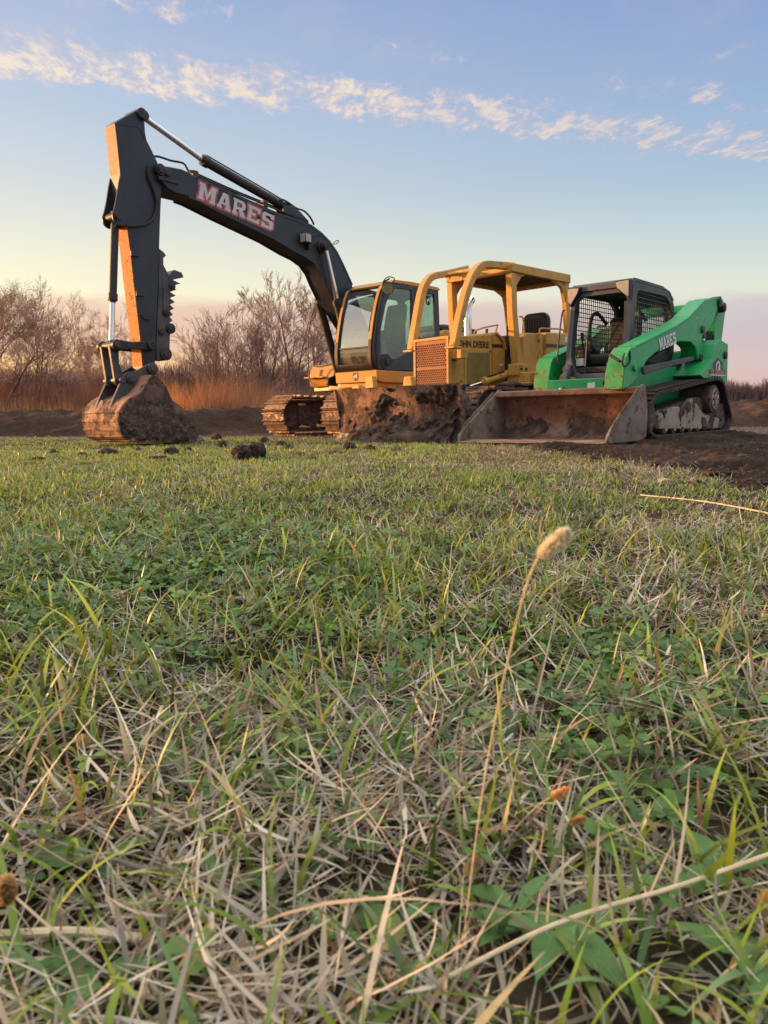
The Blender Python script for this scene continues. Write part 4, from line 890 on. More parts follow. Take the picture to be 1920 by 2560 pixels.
# inside the cab
b = B(); b.side(rnd([(.36, 1.60), (.82, 1.62), (.84, 1.74), (.36, 1.74)], .04), .62, 1.06); b.box(.42, .74, .68, 1.0, 1.2, 1.6); seat = b.build('seat', M['seatgrey'], ex, .04, 3)
b = B(); b.side(rnd([(.30, 1.70), (.44, 1.72), (.30, 2.30), (.22, 2.50), (.10, 2.50), (.12, 2.25)], .05), .63, 1.05); b.build('backrest', M['seatgrey'], seat, .05, 3)
b = B(); b.box(.35, .95, .44, .58, 1.2, 1.72); b.box(.35, .95, 1.10, 1.22, 1.2, 1.72); b.cyl((.9, .5, 1.72), (.95, .5, 1.95), .02, 8); b.cyl((.9, 1.16, 1.72), (.95, 1.16, 1.95), .02, 8); b.build('control_console', M['interior'], ex, .03)
b = B(); b.box(-.46, .0, LI+.1, LO-.1, 1.21, 1.72); b.build('rear_shelf', M['interior'], ex, .02)
b = B()
for u in (1.78, 2.02): b.tube([(-.44, LI+.05, u), (1.2 if u > 2 else 1.3, LI+.05, u-.04)], .012, 6)
b.build('window_bar', M['black'], ex)
# ------------------------------------------------------------------ bulldozer
DZ = Frame(.11, 11.12, -.07, 45, 1.43)
dz = machine('bulldozer', DZ, 'old yellow crawler bulldozer with open roll-over canopy and mud-caked blade', 'bulldozer')
for s in (1, -1):
    tr, Rm = steel_track(dz, -3.05, -1.05, .34, s*.80-.20, s*.80+.20, .165, M['paddark'], (0, 0, .045), 0., 1, .02)
    b = B(); b.side(rnd([(-2.95, .2), (-1.1, .2), (-1.0, .48), (-2.9, .52)], .05), s*.80-.13, s*.80+.13); b.build('track_frame', M['frame'], dz, .01)
    wheel(dz, -1.05, .385, s*.8-.08, s*.8+.08, .27, M['frame']); wheel(dz, -3.05, .385, s*.8-.06, s*.8+.06, .28, M['frame'], None, 'sprocket')
    for k in range(5): wheel(dz, -2.7+k*.34, .15, s*.8-.15, s*.8+.15, .08, M['frame'], None, 'track_roller')
# blade: curved mouldboard
def bl_f(u): return -.04+.10*((u-.36)/.40)**2
L0, L1 = -1.10, 1.29
us = np.linspace(.0, .775, 12); face_ = [(bl_f(u)+.02, u) for u in us]; back_ = [(bl_f(u)-.03, u) for u in us]
b = B(); b.side(face_+back_[::-1], L0, L1); blade = b.build('blade', M['blade'], dz, .006)
b = B()
for l in (-1.0, -.5, 0, .6, 1.2): b.side([(-.09, .08), (-.08, .72), (-.30, .60), (-.34, .15)], l-.02, l+.02)
b.box(-.36, -.14, L0+.05, L1-.05, .34, .46); b.build('blade_rib', M['blade'], blade, .006)
b = B(); b.side([(bl_f(0)+.045, -.03), (bl_f(.16)+.042, .14), (bl_f(.16)+.021, .14), (bl_f(0)+.020, -.03)], L0+.22, L1-.22); b.build('cutting_edge', M['bucketside'], blade, .004)
for a0, a1 in ((L0-.03, L0+.215), (L1-.215, L1+.02)):
    b = B(); b.side([(bl_f(0)+.055, -.035), (bl_f(.17)+.046, .115), (bl_f(.17)+.021, .115), (bl_f(0)+.020, -.035)], a0, a1); b.build('end_bit', M['worn'], blade, .006)
for l in (L0, L1-.025): b = B(); b.side([(bl_f(.17)+.05, .17), (bl_f(.36)+.05, .36), (bl_f(.78)+.03, .78), (bl_f(.78)-.03, .78), (bl_f(.36)-.03, .36), (bl_f(.17)-.03, .17)], l+(.026 if l > 0 else -.026), l+(.051 if l > 0 else -.001)); b.build('side_rim', M['blade'], blade, .004)
mud_sheet('caked_mud', M['cake'], blade, lambda a, c, d: (d, a, c), (L0+.02, L1-.03), (.0, .76), .016, .16, 301, bias=lambda a, c: -.06+.55*sst(.55, .10, c)*sst(-1.0, -.3, a)-.25*sst(-.4, -1.0, a)-.40*sst(.45, .75, c)+.20*sst(.9, 1.2, a), fr=3.0, face=lambda a, c: -.04+.10*((c-.36)/.40)**2+.02)
lump('blade_spoil', M['cake'], blade, (.10, .45, .02), (.14, .62, .13), 311, .28, 3)
lump('blade_spoil', M['cake'], blade, (.08, -.45, -.01), (.10, .40, .10), 312, .3, 3)
# push frame, lift rams
for s in (1, -1):
    b = B(); b.side(rnd([(-.32, .30), (-.32, .46), (-1.4, .55), (-2.6, .46), (-2.6, .34), (-1.4, .40)], .03), s*.50-.06, s*.50+.06); b.build('push_arm', M['frame'], dz, .01)
    p0, pg, p1 = DZ.fu(5, .48, (975, 1062), (745, 1140), (600, 1190))
    cylinder(dz, 'lift_cylinder', (p0[0], s*.48, p0[1]), (pg[0], s*.48, pg[1]), (p1[0]+.02, s*.48, p1[1]), .06, .032, M['yellow_old'])
for l, f0, h in ((-.62, -.20, .96), (-.92, -.2, .84), (.12, -.25, .92)):
    b = B(); b.front(rnd([(l-.11, .70), (l+.11, .70), (l+.07, h), (l-.07, h)], .02), f0-.06, f0+.03); b.build('blade_lug', M['yellow_old'], blade, .012)
# hood
HS = .35
hood_side = DZ.fu(5, HS, (430, 732), (520, 722), (830, 700), (880, 688))
hs = [(-.89, 1.49), (-1.10, 1.52), (-1.90, 1.595), (-2.04, 1.64), (-2.26, 1.38), (-2.28, .55), (-.89, .50)]
b = B(); b.side(rnd(hs, [.02, 0, 0, .03, 0, 0, 0]), -.31, HS); hood = b.build('hood', M['yellow_old'], dz, .022)
b = B(); b.front(rnd([(-.325, 1.50), (.365, 1.51), (.375, .50), (-.335, .50)], .03), -.93, -.868); gf = b.build('radiator_surround', M['yellow_old'], dz, .014)
# perforated grille: two panels of real holes over a dark core
def perforated(nm, l0, l1, u0, u1, f, m, parent, sp=.0365, r=.0145):
    V, Fq = [], []; nl = int((l1-l0)/sp); nu = int((u1-u0)/(sp*.866)); sl = (l1-l0)/nl; su = (u1-u0)/nu; seg = 8; off = 0
    sq = [(.5, 0), (.5, .5), (0, .5), (-.5, .5), (-.5, 0), (-.5, -.5), (0, -.5), (.5, -.5)]
    for j in range(nu):
        sh = .5*(j % 2)
        for i in range(nl+(0 if j % 2 == 0 else -1)):
            cl, cu = l0+(i+.5+sh)*sl, u0+(j+.5)*su
            o_ = [(f, cl+a*sl, cu+c*su) for a, c in sq]; i_ = [(f, cl+r*math.cos(k*math.pi/4), cu+r*math.sin(k*math.pi/4)) for k in range(8)]; d_ = [(f-.008, p[1], p[2]) for p in i_]
            V += o_+i_+d_
            for k in range(8): k2 = (k+1) % 8; Fq += [(off+k, off+k2, off+8+k2, off+8+k), (off+8+k, off+8+k2, off+16+k2, off+16+k)]
            off += 24
        if j % 2:
            for e0, e1 in ((l0, l0+.5*sl), (l1-.5*sl, l1)):
                cu = u0+(j+.5)*su; V += [(f, e0, cu-su/2), (f, e1, cu-su/2), (f, e1, cu+su/2), (f, e0, cu+su/2)]; Fq.append((off, off+1, off+2, off+3)); off += 4
    return np_mesh(nm, V, Fq, m, parent)
b = B(); b.front([(-.285, 1.46), (.330, 1.465), (.335, .60), (-.29, .60)], -.868, -.864); b.build('radiator_core', M['black'], gf)
perforated('grille', -.275, .325, 1.075, 1.405, -.850, M['rust'], gf); perforated('grille', -.275, .325, .62, 1.035, -.850, M['rust'], gf)
b = B(); b.box(-.8635, -.848, -.29, .338, 1.405, 1.465); b.build('grille_bar', M['rust'], gf, .004)
b = B(); b.box(-.8635, -.848, -.29, .338, 1.035, 1.075); b.build('grille_bar', M['rust'], gf, .004)
b = B(); b.frontplate(rnd([(-.325, 1.50), (.365, 1.51), (.372, .52), (-.332, .52)], .03), [rnd([(-.285, 1.465), (.333, 1.47), (.338, .56), (-.29, .56)], .015)], -.868, -.838); b.build('grille_frame', M['yellow_old'], gf, .006)
# side panel, lettering, stripe
pn = DZ.fu(5, HS+.006, (580, 838), (820, 845), (820, 1085), (580, 1160)); pn = [pn[0], pn[1], (pn[1][0]-.01, .56), (pn[0][0], .56)]
b = B(); b.side(rnd(pn, .015), HS+.001, HS+.014); b.build('side_door', M['yellow_old'], hood, .006)
b = B(); b.side([(p[0]+(-.05 if i in (0, 3) else .05), p[1]-(.05 if i < 2 else 0)) for i, p in enumerate(pn)], HS+.014, HS+.018); b.build('screen', M['olive'], hood)
for i in (0, 1): b = B(); b.boss(pn[i][0]+(-.04 if i == 0 else .04), pn[i][1]-.03, HS+.014, HS+.024, .014, 10); b.build('latch', M['steel'], hood)
t0, t1 = DZ.fu(5, HS+.003, (528, 808), (782, 820)); tv = np.array(t1)-np.array(t0)
lettering('lettering', 'JOHN DEERE', M['decal'], hood, (t0[0]+.045, HS+.002, t0[1]-.012), (tv[0], 0, tv[1]), (0, 0, 1), .130, .0035, 0, 1.02, .0015, 1.04)
b = B(); b.side(DZ.fu(5, HS+.003, (835, 795), (925, 797), (928, 828), (835, 825)), HS, HS+.003); b.build('stripe', M['decal'], hood)
b = B(); b.side(DZ.fu(5, HS+.003, (895, 968), (930, 970), (930, 992), (895, 990)), HS, HS+.003); b.build('badge', M['white'], hood)
b = B(); b.side(strip2d(DZ.fu(5, HS+.003, (832, 705), (832, 1070)), .008), HS, HS+.003); b.build('panel_seam', M['black'], hood)
b = B(); b.side(strip2d(DZ.fu(5, HS+.003, (430, 935), (505, 945)), .010), HS, HS+.012); b.build('panel_catch', M['black'], hood)
# cowl strap at the back of the hood
cw = DZ.fu(5, HS+.02, (870, 690), (935, 760), (955, 845)); b = B(); b.side(strip2d(cw, .035), HS-.02, HS+.03); b.build('cowl_edge', M['yellow_old'], dz, .006)
# exhaust stack
ef, eu = DZ.fu(5, -.06, (612, 715))[0]
q = [(ef, -.06, 1.50), (ef, -.06, 1.72), (ef, -.06, 1.98), (ef-.03, -.06, 2.10), (ef-.10, -.06, 2.17)]
b = B(); b.tube([(ef, -.06, 1.48), (ef, -.06, 1.56)], .085, 18); b.tube(smooth_line(q, 5), .062, 20); b.build('exhaust_stack', M['chrome'], dz)
# grab rail on the cowl
q = DZ.fu(5, .20, (665, 695), (690, 668), (760, 645), (882, 622), (862, 690)); b = B(); b.tube([(f, .20, u) for f, u in q], .013, 8); b.build('cowl_rail', M['yellow_old'], dz)
# canopy legs, roof, posts
def leg(l, pts, w, t, nm, m=None):
    b = B(); b.side(strip2d(pts, t), l-w/2, l+w/2); return b.build(nm, m or M['yellow_old'], dz, .014)
lgn = DZ.fu(5, .55, (485, 815), (520, 640), (565, 440), (600, 310), (630, 225), (665, 155), (710, 100), (760, 78), (850, 82), (1015, 95))
leg(.55, smooth_line(lgn, 3), .12, .105, 'canopy_leg')
lgf = DZ.fu(5, -.42, (105, 850), (145, 600), (180, 400), (205, 300), (240, 230), (290, 185), (360, 170), (480, 145), (600, 115))
leg(-.42, smooth_line(lgf, 3), .12, .105, 'canopy_leg')
for l, p in ((.55, lgn[0]), (-.42, lgf[0])):
    b = B(); b.box(p[0]-.09, p[0]+.09, l-.10, l+.08, p[1]-.03, p[1]); b.build('leg_foot', M['yellow_old'], dz, .006)
    s = 1 if l > 0 else -1; b = B(); b.box(min(-.90, p[0]-.06)-.16, min(-.90, p[0]-.06), (HS if s > 0 else -.43), (.56 if s > 0 else -.31), p[1]-.16, p[1]-.03); b.build('leg_bracket', M['yellow_old'], dz, .006)
RN = .70; RF = -.62
rt = DZ.fu(5, RN, (1015, 75), (1540, 160), (1540, 215), (1020, 128))
fr_f, re_f = rt[0][0], rt[1][0]; ru = (rt[0][1]+rt[1][1])/2
b = B(); b.side([(fr_f, ru-.125), (fr_f, ru), (re_f, ru+.01), (re_f, ru-.13)], RN-.05, RN); b.build('roof_rail', M['yellow_old'], dz, .01)
b = B(); b.side([(fr_f, ru-.125), (fr_f, ru), (re_f, ru+.01), (re_f, ru-.13)], RF, RF+.05); b.build('roof_rail', M['yellow_old'], dz, .01)
b = B(); b.box(re_f+.05, fr_f-.10, RF+.051, RN-.051, ru-.05, ru-.015); b.build('roof_panel', M['yellow_old'], dz, .006)
b = B(); b.box(re_f+.06, fr_f-.12, RF+.07, RN-.07, ru-.075, ru-.051); b.build('roof_lining', M['interior'], dz)
for f in (fr_f-.05, re_f+.0): b = B(); b.box(f-.05, f+.05, RF+.051, RN-.051, ru-.13, ru-.012); b.build('roof_beam', M['yellow_old'], dz, .01)
b = B(); b.tube([(lgn[-2][0], .55, lgn[-2][1]-.02), (lgn[-2][0]+.0, -.42, lgn[-2][1]-.02)], .04, 4); b.build('cross_bar', M['yellow_old'], dz, .004)
b = B(); b.tube([(fr_f, .64, ru-.06), (lgn[-1][0]-.05, .56, lgn[-1][1])], .05, 4); b.build('roof_joint', M['yellow_old'], dz, .004)
b = B(); b.tube([(fr_f, -.58, ru-.06), (lgf[-1][0]-.05, -.43, lgf[-1][1])], .05, 4); b.build('roof_joint', M['yellow_old'], dz, .004)
mp_ = DZ.fu(5, RN, (1035, 150), (1045, 500), (1070, 800), (1095, 985)); 
gus = rnd(DZ.fu(5, RN, (1025, 140), (1085, 135), (1180, 150), (1110, 190), (1072, 260), (1066, 350), (1040, 350)), .02)
for l in (RN-.07, RF+.07):
    b = B(); b.side(strip2d(mp_, [.13, .12, .13, .17]), l-.06, l+.06); b.build('canopy_post', M['yellow_old'], dz, .014)
    b = B(); b.side(gus, l-.03, l+.03); b.build('gusset', M['yellow_old'], dz, .006)
    rp = [(re_f+.07, ru-.10), (re_f+.03, 2.2), (re_f-.07, 1.60), (re_f-.08, 1.45)]
    b = B(); b.side(strip2d(rp, .11), l-.05, l+.05); b.build('canopy_post', M['yellow_old'], dz, .014)
    b = B(); b.side(rnd([(re_f+.10, ru-.12), (re_f+.45, ru-.12), (re_f+.18, ru-.22), (re_f+.09, ru-.45)], .03), l-.03, l+.03); b.build('gusset', M['yellow_old'], dz, .006)
# post foot
pf = mp_[-1]; b = B(); b.box(pf[0]-.12, pf[0]+.14, RN-.16, RN+.04, pf[1]-.16, pf[1]+.02); b.build('post_foot', M['yellow_old'], dz, .012)
for k in (-.06, .07): b = B(); b.boss(pf[0]+k, pf[1]-.06, RN+.04, RN+.06, .022, 8); b.build('bolt', M['steel'], dz)
# operator station, tank, fenders
b = B(); b.side(rnd([(-2.30, 1.00), (-2.30, 1.55), (-2.40, 1.62), (-2.86, 1.63), (-2.86, 1.0)], .03), .42, RN-.03); b.build('side_console', M['yellow_old'], dz, .015)
b = B(); b.side(rnd([(-2.35, 1.00), (-2.35, 1.5), (-2.86, 1.58), (-2.86, 1.0)], .03), -.58, -.35); b.build('side_console', M['yellow_old'], dz, .015)
b = B(); b.side(rnd([(-2.88, .85), (-2.88, 1.655), (-3.75, 1.68), (-3.85, 1.5), (-3.85, .85)], .03), -.58, RN+.02); tank = b.build('fuel_tank', M['yellow_old'], dz, .025)
b = B(); b.side(DZ.fu(5, RN+.025, (1318, 790), (1535, 805), (1535, 832), (1318, 822)), RN+.020, RN+.023); b.build('stripe', M['decal'], tank)
b = B(); b.side(DZ.fu(5, RN+.025, (1488, 728), (1545, 722), (1545, 780), (1488, 778)), RN+.020, RN+.023); b.build('notice', M['white'], tank)
b = B(); b.box(-2.86, -2.05, -.58, .95, .80, .84); b.box(-2.88, -2.1, .50, .94, .84, .99); b.build('fender', M['yellow_old'], dz, .012)
b = B(); b.box(-3.6, -2.0, .56, 1.0, .775, .80); b.build('fender_plate', M['paddark'], dz, .004)
b = B(); b.side([(-2.28, .70), (-2.28, 1.25), (-2.75, 1.28), (-2.75, .70)], -.34, .41); b.build('floor_plate', M['interior'], dz, .01)
b = B(); b.box(-2.42, -2.29, -.30, .34, 1.1, 1.60); b.build('dashboard', M['interior'], dz, .02)
for k, (f, l) in enumerate(((-2.45, .22), (-2.5, .30), (-2.5, -.25))):
    b = B(); b.tube([(f, l, 1.2), (f-.03, l, 1.6), (f-.06, l, 1.72)], .012, 8); b.tube([(f-.06, l, 1.70), (f-.065, l, 1.77)], .024, 10); b.build('lever', M['black'], dz)
sb = DZ.fu(5, .05, (1075, 560), (1240, 515), (1250, 650), (1100, 690))
b = B(); b.side(rnd([(-3.08, 1.45), (-3.08, 1.60), (-3.55, 1.62), (-3.58, 1.45)], .05), -.22, .28); b.box(-3.5, -3.15, -.15, .2, 1.2, 1.45); st = b.build('seat', M['seat'], dz, .04, 3)
b = B(); b.front(rnd([(-.24, 1.56), (.30, 1.56), (.30, 1.98), (.22, 2.08), (-.16, 2.08), (-.24, 1.98)], .08), -3.66, -3.54); bk = b.build('backrest', M['seat'], st, .04, 3)
for k in range(9): l = -.17+k*.05; b = B(); b.tube([(-3.538, l, 1.62), (-3.532, l, 1.8), (-3.538, l, 1.98)], .012, 6); b.build('backrest_rib', M['seat'], bk)
for pts, l in ((((1265, 770), (1255, 690), (1268, 655), (1320, 655), (1460, 662), (1474, 705)), RN), (((1080, 548), (1105, 552), (1115, 620), (1118, 715), (1080, 740)), RN-.05), (((1262, 690), (1260, 860), (1290, 905)), RN+.02)):
    q = DZ.fu(5, l, *pts); b = B(); b.tube([(f, l, u) for f, u in smooth_line(q, 3)], .014, 8); b.build('grab_rail', M['yellow_old'], dz)
for i, p in enumerate(((1105, 1165), (980, 1150), (1230, 1170))):
    f, u = DZ.fu(5, .7, p)[0]; lump('clinging_mud', M['cake'], dz, (f, .72, u-.02), (.22, .14, .06), 330+i, .3, 2)
# ------------------------------------------------------------------ compact track loader
CT = Frame(2.965, 10.585, -.01, 41, 1.43)
ct = machine('track_loader', CT, 'green compact track loader with caged dark cab and wide rusty bucket', 'loader')
TO, TI = 1.0, .56
def offset_loop(pts, d):
    return inset(pts, d)
belt = rnd([(.56, .02), (-2.20, .02), (-2.42, .22), (-1.92, .80), (-1.62, .83), (.57, .59), (.84, .39), (.79, .12)], [.1, .1, .12, .12, .1, .14, .12, .12], 6)
for s in (1, -1):
    l0, l1 = sorted((s*TI, s*TO))
    b = B(); b.sideplate(belt, [inset(belt, -.045)], l0, l1); tk = b.build('rubber_track', M['lug'], ct, .006)
    P = [np.array(p) for p in belt]; n = len(P); seg = [np.linalg.norm(P[(i+1) % n]-P[i]) for i in range(n)]; tot = sum(seg); N = 62; q = B(); q.box(-.028, .028, -.21, .21, -.004, .026)
    first = None
    for k in range(N):
        d = k*tot/N; i = 0
        while d > seg[i]: d -= seg[i]; i += 1
        t = (P[(i+1) % n]-P[i])/seg[i]; p = P[i]+t*d; nr = np.array([t[1], -t[0]])
        A_ = sum(P[j][0]*P[(j+1) % n][1]-P[(j+1) % n][0]*P[j][1] for j in range(n))
        if A_ < 0: nr = -nr
        if first is None: o = q.build('tread_lug', M['lug'], tk, .006); first = o
        else: o = first.copy(); COL.objects.link(o); o.parent = tk
        Mx = Matrix(((t[0], 0, nr[0], p[0]), (0, 1, 0, s*(TO+TI)/2), (t[1], 0, nr[1], p[1]), (0, 0, 0, 1)))
        if Mx.determinant() < 0: Mx = Matrix(((-t[0], 0, nr[0], p[0]), (0, 1, 0, s*(TO+TI)/2), (-t[1], 0, nr[1], p[1]), (0, 0, 0, 1)))
        o.matrix_local = Mx
    if s > 0:
        side = rnd(CT.fu(6, TO-.05, (1000, 1165), (1140, 1135), (1170, 1170), (1245, 1068), (1300, 1140), (1335, 1195), (1462, 1232), (1455, 1312), (985, 1318), (978, 1200)), .02)
    a0, a1 = sorted((s*(TO-.05), s*(TO-.12)))
    b = B(); b.side(side, a0, a1); b.build('track_frame', M['tanmud'], ct, .012)
    b = B(); b.side([(.40, .12), (-2.1, .12), (-2.0, .42), (-1.2, .55), (.38, .35)], s*(TO-.13) if s < 0 else TI+.05, -(TI+.05) if s < 0 else TO-.13); b.build('track_beam', M['frame'], ct, .01)
    hb = CT.fu(6, TO-.04, (1412, 1078))[0]
    a0, a1 = sorted((s*(TO-.02), s*(TI+.02)))
    b = B(); b.boss(hb[0], hb[1], a0, a1, .20, 30); sp = b.build('drive_sprocket', M['frame'], ct, .01)
    b = B(); b.boss(hb[0], hb[1], s*(TO-.02), s*(TO+.0), .15, 28); b.boss(hb[0], hb[1], s*TO, s*(TO+.012), .07, 18); b.build('hub', M['tanmud'], sp, .006)
    for k in range(8): a = k*math.pi/4; b = B(); b.boss(hb[0]+.115*math.cos(a), hb[1]+.115*math.sin(a), s*TO, s*(TO+.014), .017, 8); b.build('bolt', M['steel'], sp)
    for f, u, r in ((.58, .29, .19), (-2.10, .27, .19)): wheel(ct, f, u, a0+.06, a1-.06, r, M['frame'])
    for k in range(7):
        f = .12-k*.30; b = B(); b.boss(f, .155, min(s*(TO-.06), s*(TI+.05)), max(s*(TO-.06), s*(TI+.05)), .09, 20); rl = b.build('track_roller', M['frame'], ct, .008)
        b = B(); b.boss(f, .155, s*(TO-.06), s*(TO-.045), .055, 16); b.build('roller_cap', M['tanmud'], rl)
for s in (1, -1):
    mud_sheet('track_mud', M['cake'], ct, lambda a, c, d, s=s: (a, s*(TO-.05)+s*d, c), (-2.1, .6), (.1, .55), .022, .030, 410+s, inside=side, bias=lambda a, c: -.16, fr=3.5)
# chassis
b = B(); b.side(rnd([(.50, .42), (.50, .78), (.22, .80), (-1.3, .92), (-1.45, 1.22), (-2.45, 1.24), (-2.70, 1.15), (-2.86, .62), (-2.5, .42)], .04), -.53, .53); body = b.build('chassis', M['green'], ct, .02)
b = B(); b.side(rnd([(.46, .60), (.40, .86), (-1.6, 1.02), (-1.75, .84), (-1.3, .82), (.2, .60)], .03), .531, .60); b.build('side_sill', M['green'], ct, .01)
b = B(); b.front(rnd([(-.53, .46), (.53, .46), (.53, .80), (-.53, .80)], .03), .502, .54); fpn = b.build('front_panel', M['green'], ct, .008)
b = B(); b.front(rnd(CT.lu(6, .545, (410, 950), (470, 942), (468, 985), (408, 998)), .01), .541, .544); b.build('decal', M['white'], fpn)
vent = rnd(CT.fu(6, .60, (1118, 800), (1235, 780), (1240, 885), (1118, 892)), .03)
b = B(); b.side(vent, .53, .602); vn = b.build('side_vent', M['black'], ct, .006)
vf = [p[0] for p in vent]; vu = [p[1] for p in vent]
for k in range(8): f = min(vf)+(k+.5)*(max(vf)-min(vf))/8; b = B(); b.box(f-.004, f+.004, .602, .612, min(vu)+.03, max(vu)-.03); b.build('vent_bar', M['ctgrey'], vn)
for k in range(4): u = min(vu)+.04+(k+.5)*(max(vu)-min(vu)-.08)/4; b = B(); b.box(min(vf)+.03, max(vf)-.03, .6125, .618, u-.004, u+.004); b.build('vent_bar', M['ctgrey'], vn)
lo_v = rnd(CT.fu(6, .57, (905, 775), (1050, 690), (1040, 760), (990, 795), (905, 790)), .02)
b = B(); b.side(lo_v, .50, .57); b.build('side_vent', M['black'], ct, .006)
# lift arms
AO, AI = .84, .62
arm = CT.fu(6, AO, (770, 662), (830, 648), (960, 580), (1120, 500), (1180, 462), (1210, 440), (1290, 360), (1350, 292), (1390, 270), (1465, 268), (1450, 330), (1435, 400), (1410, 470), (1370, 535), (1338, 560), (1322, 600), (1332, 660), (1326, 755), (1308, 772), (1292, 755), (1272, 660), (1232, 622), (1135, 618), (1050, 650), (950, 712), (885, 770), (855, 825), (820, 890), (770, 960), (700, 1000), (690, 1000), (700, 850), (735, 720))
link = rnd(CT.fu(6, AO-.06, (1440, 275), (1475, 262), (1508, 310), (1514, 350), (1500, 470), (1482, 610), (1420, 640), (1428, 500), (1448, 400)), .02)
TA = .985
tail = rnd(CT.fu(6, TA, (1468, 600), (1532, 642), (1526, 945), (1330, 905), (1312, 885), (1355, 830), (1400, 760), (1430, 640)), .02)
tipf = CT.fu(6, AO, (735, 700), (700, 1000))
def far(pts, s): return pts if s > 0 else [(.2+(f-1.0)*.613, u if u < 1.15 else 1.15+(u-1.15)*.62) for f, u in pts]
for s in (1, -1):
    a0, a1 = sorted((s*AO, s*AI))
    b = B(); b.side(far(arm, s), a0, a1); am = b.build('lift_arm', M['green'], ct, .012)
    fe = CT.fu(6, AO, (770, 664), (735, 718), (705, 850), (690, 1000)); b = B(); b.side(strip2d([(p[0]+.012, p[1]) for p in far(fe, s)], .024), a0-.004, a1+.004); b.build('scraped_nose', M['greenworn'], am, .006)
    b = B(); b.side(strip2d(far(CT.fu(6, AO, (800, 655), (960, 575), (1125, 492), (1215, 432), (1350, 287)), s), .03), a0-.008, a1+.008); b.build('top_plate', M['green'], am, .005)
    for p, r in (((780, 825), .045), ((1308, 742), .05), ((1325, 522), .055)):
        f, u = far(CT.fu(6, AO, p), s)[0]; b = B(); b.boss(f, u, min(s*AI, s*(AO+.03)), max(s*AI, s*(AO+.03)), r, 18); b.build('arm_pin', M['green'] if r < .05 else M['ctgrey'], am, .005)
    a2, a3 = sorted((s*(AO-.06), s*(AI+.02)))
    b = B(); b.side(far(link, s), a2, a3); lk = b.build('rear_link', M['green'], ct, .012)
    for p, r in (((1458, 300), .075), ((1495, 348), .07)):
        f, u = far(CT.fu(6, AO, p), s)[0]; b = B(); b.boss(f, u, s*(AO-.10), s*(AO+.025), r, 20); b.boss(f, u, s*(AO+.025), s*(AO+.035), r*.6, 14); b.build('link_pin', M['black'], lk, .006)
    a4, a5 = sorted((s*TA, s*.60))
    b = B(); b.side(far(tail, s), a4, a5); tl = b.build('tail_upright', M['green'], ct, .014)
    f, u = CT.fu(6, TA, (1505, 728))[0]; f = far([(f, u)], s)[0][0]; b = B(); b.boss(f, u, s*TA, s*(TA+.03), .055, 18); b.build('tail_pin', M['black'], tl, .006)
    if s > 0: near_arm, near_tail = am, tl
    bar = rnd(CT.fu(6, AO+.03, (850, 818), (1245, 738), (1258, 768), (1050, 820), (868, 882), (850, 870)), .02)
    a6, a7 = sorted((s*(AO+.012), s*(AO+.045)))
    b = B(); b.side(far(bar, s), a6, a7); b.build('control_link', M['ctgrey'], ct, .008)
    f0, f1 = CT.fu(6, AO-.1, (1345, 560), (1395, 620)); 
    cylinder(ct, 'lift_cylinder', (-2.05, s*.70, .80), (-1.90, s*.70, 1.20), (-1.80, s*.70, 1.45), .052, .03, M['black'])
    for k in range(4): b = B(); q = [(-2.05-.035*k, s*(.66+.03*k), 1.52), (-2.02-.03*k, s*(.70+.02*k), 1.40), (-2.10-.03*k, s*(.72), 1.25), (-2.16-.02*k, s*.70, 1.05)]; b.tube(smooth_line(q, 4), .018, 8); b.build('hose', M['rubber'], ct)
    # tilt rams at the front
    t0, t1 = CT.lu(6, .62, (255, 845), (195, 1020))
    if s > 0: tp0, tp1 = CT.lu(6, .55, (605, 815))[0], CT.lu(6, .78, (560, 985))[0]; cylinder(ct, 'tilt_cylinder', (.55, tp0[0], tp0[1]), (.74, tp1[0]+.01, tp1[1]+.05), (.86, tp1[0], tp1[1]-.12), .058, .034, M['ctgrey'])
    else: tp0, tp1 = CT.lu(6, .25, (255, 850))[0], CT.lu(6, .50, (200, 1005))[0]; cylinder(ct, 'tilt_cylinder', (.25, tp0[0], tp0[1]), (.46, tp1[0]+.01, tp1[1]+.05), (.70, tp1[0], tp1[1]-.12), .058, .034, M['ctgrey'])
b = B(); b.box(-2.10, -1.92, -AI, AI, 1.80, 1.93); b.build('cross_tube', M['green'], ct, .03, 3)
b = B(); b.front(rnd([(-.98+.05, .10), (.98-.05, .10), (.90, .56), (-.90, .56)], .04), .72, .81); b.build('bucket_mount', M['ctgrey'], ct, .012)
# hydraulic couplers on the near arm
cf, cu_ = CT.fu(6, AO, (715, 740))[0]
for k in range(4): b = B(); b.cyl((cf+.03, AO-.05-.03*k, cu_-.05+.02*k), (cf+.12, AO-.05-.03*k, cu_-.04+.02*k), .018, 10); b.build('coupler', M['steel'], near_arm)
q = CT.fu(6, AO+.01, (745, 690), (752, 760), (735, 800), (700, 815), (690, 770), (705, 710)); b = B(); b.tube([(f, AO+.01, u) for f, u in smooth_line(q, 3)], .012, 6); b.build('guard_loop', M['black'], near_arm)
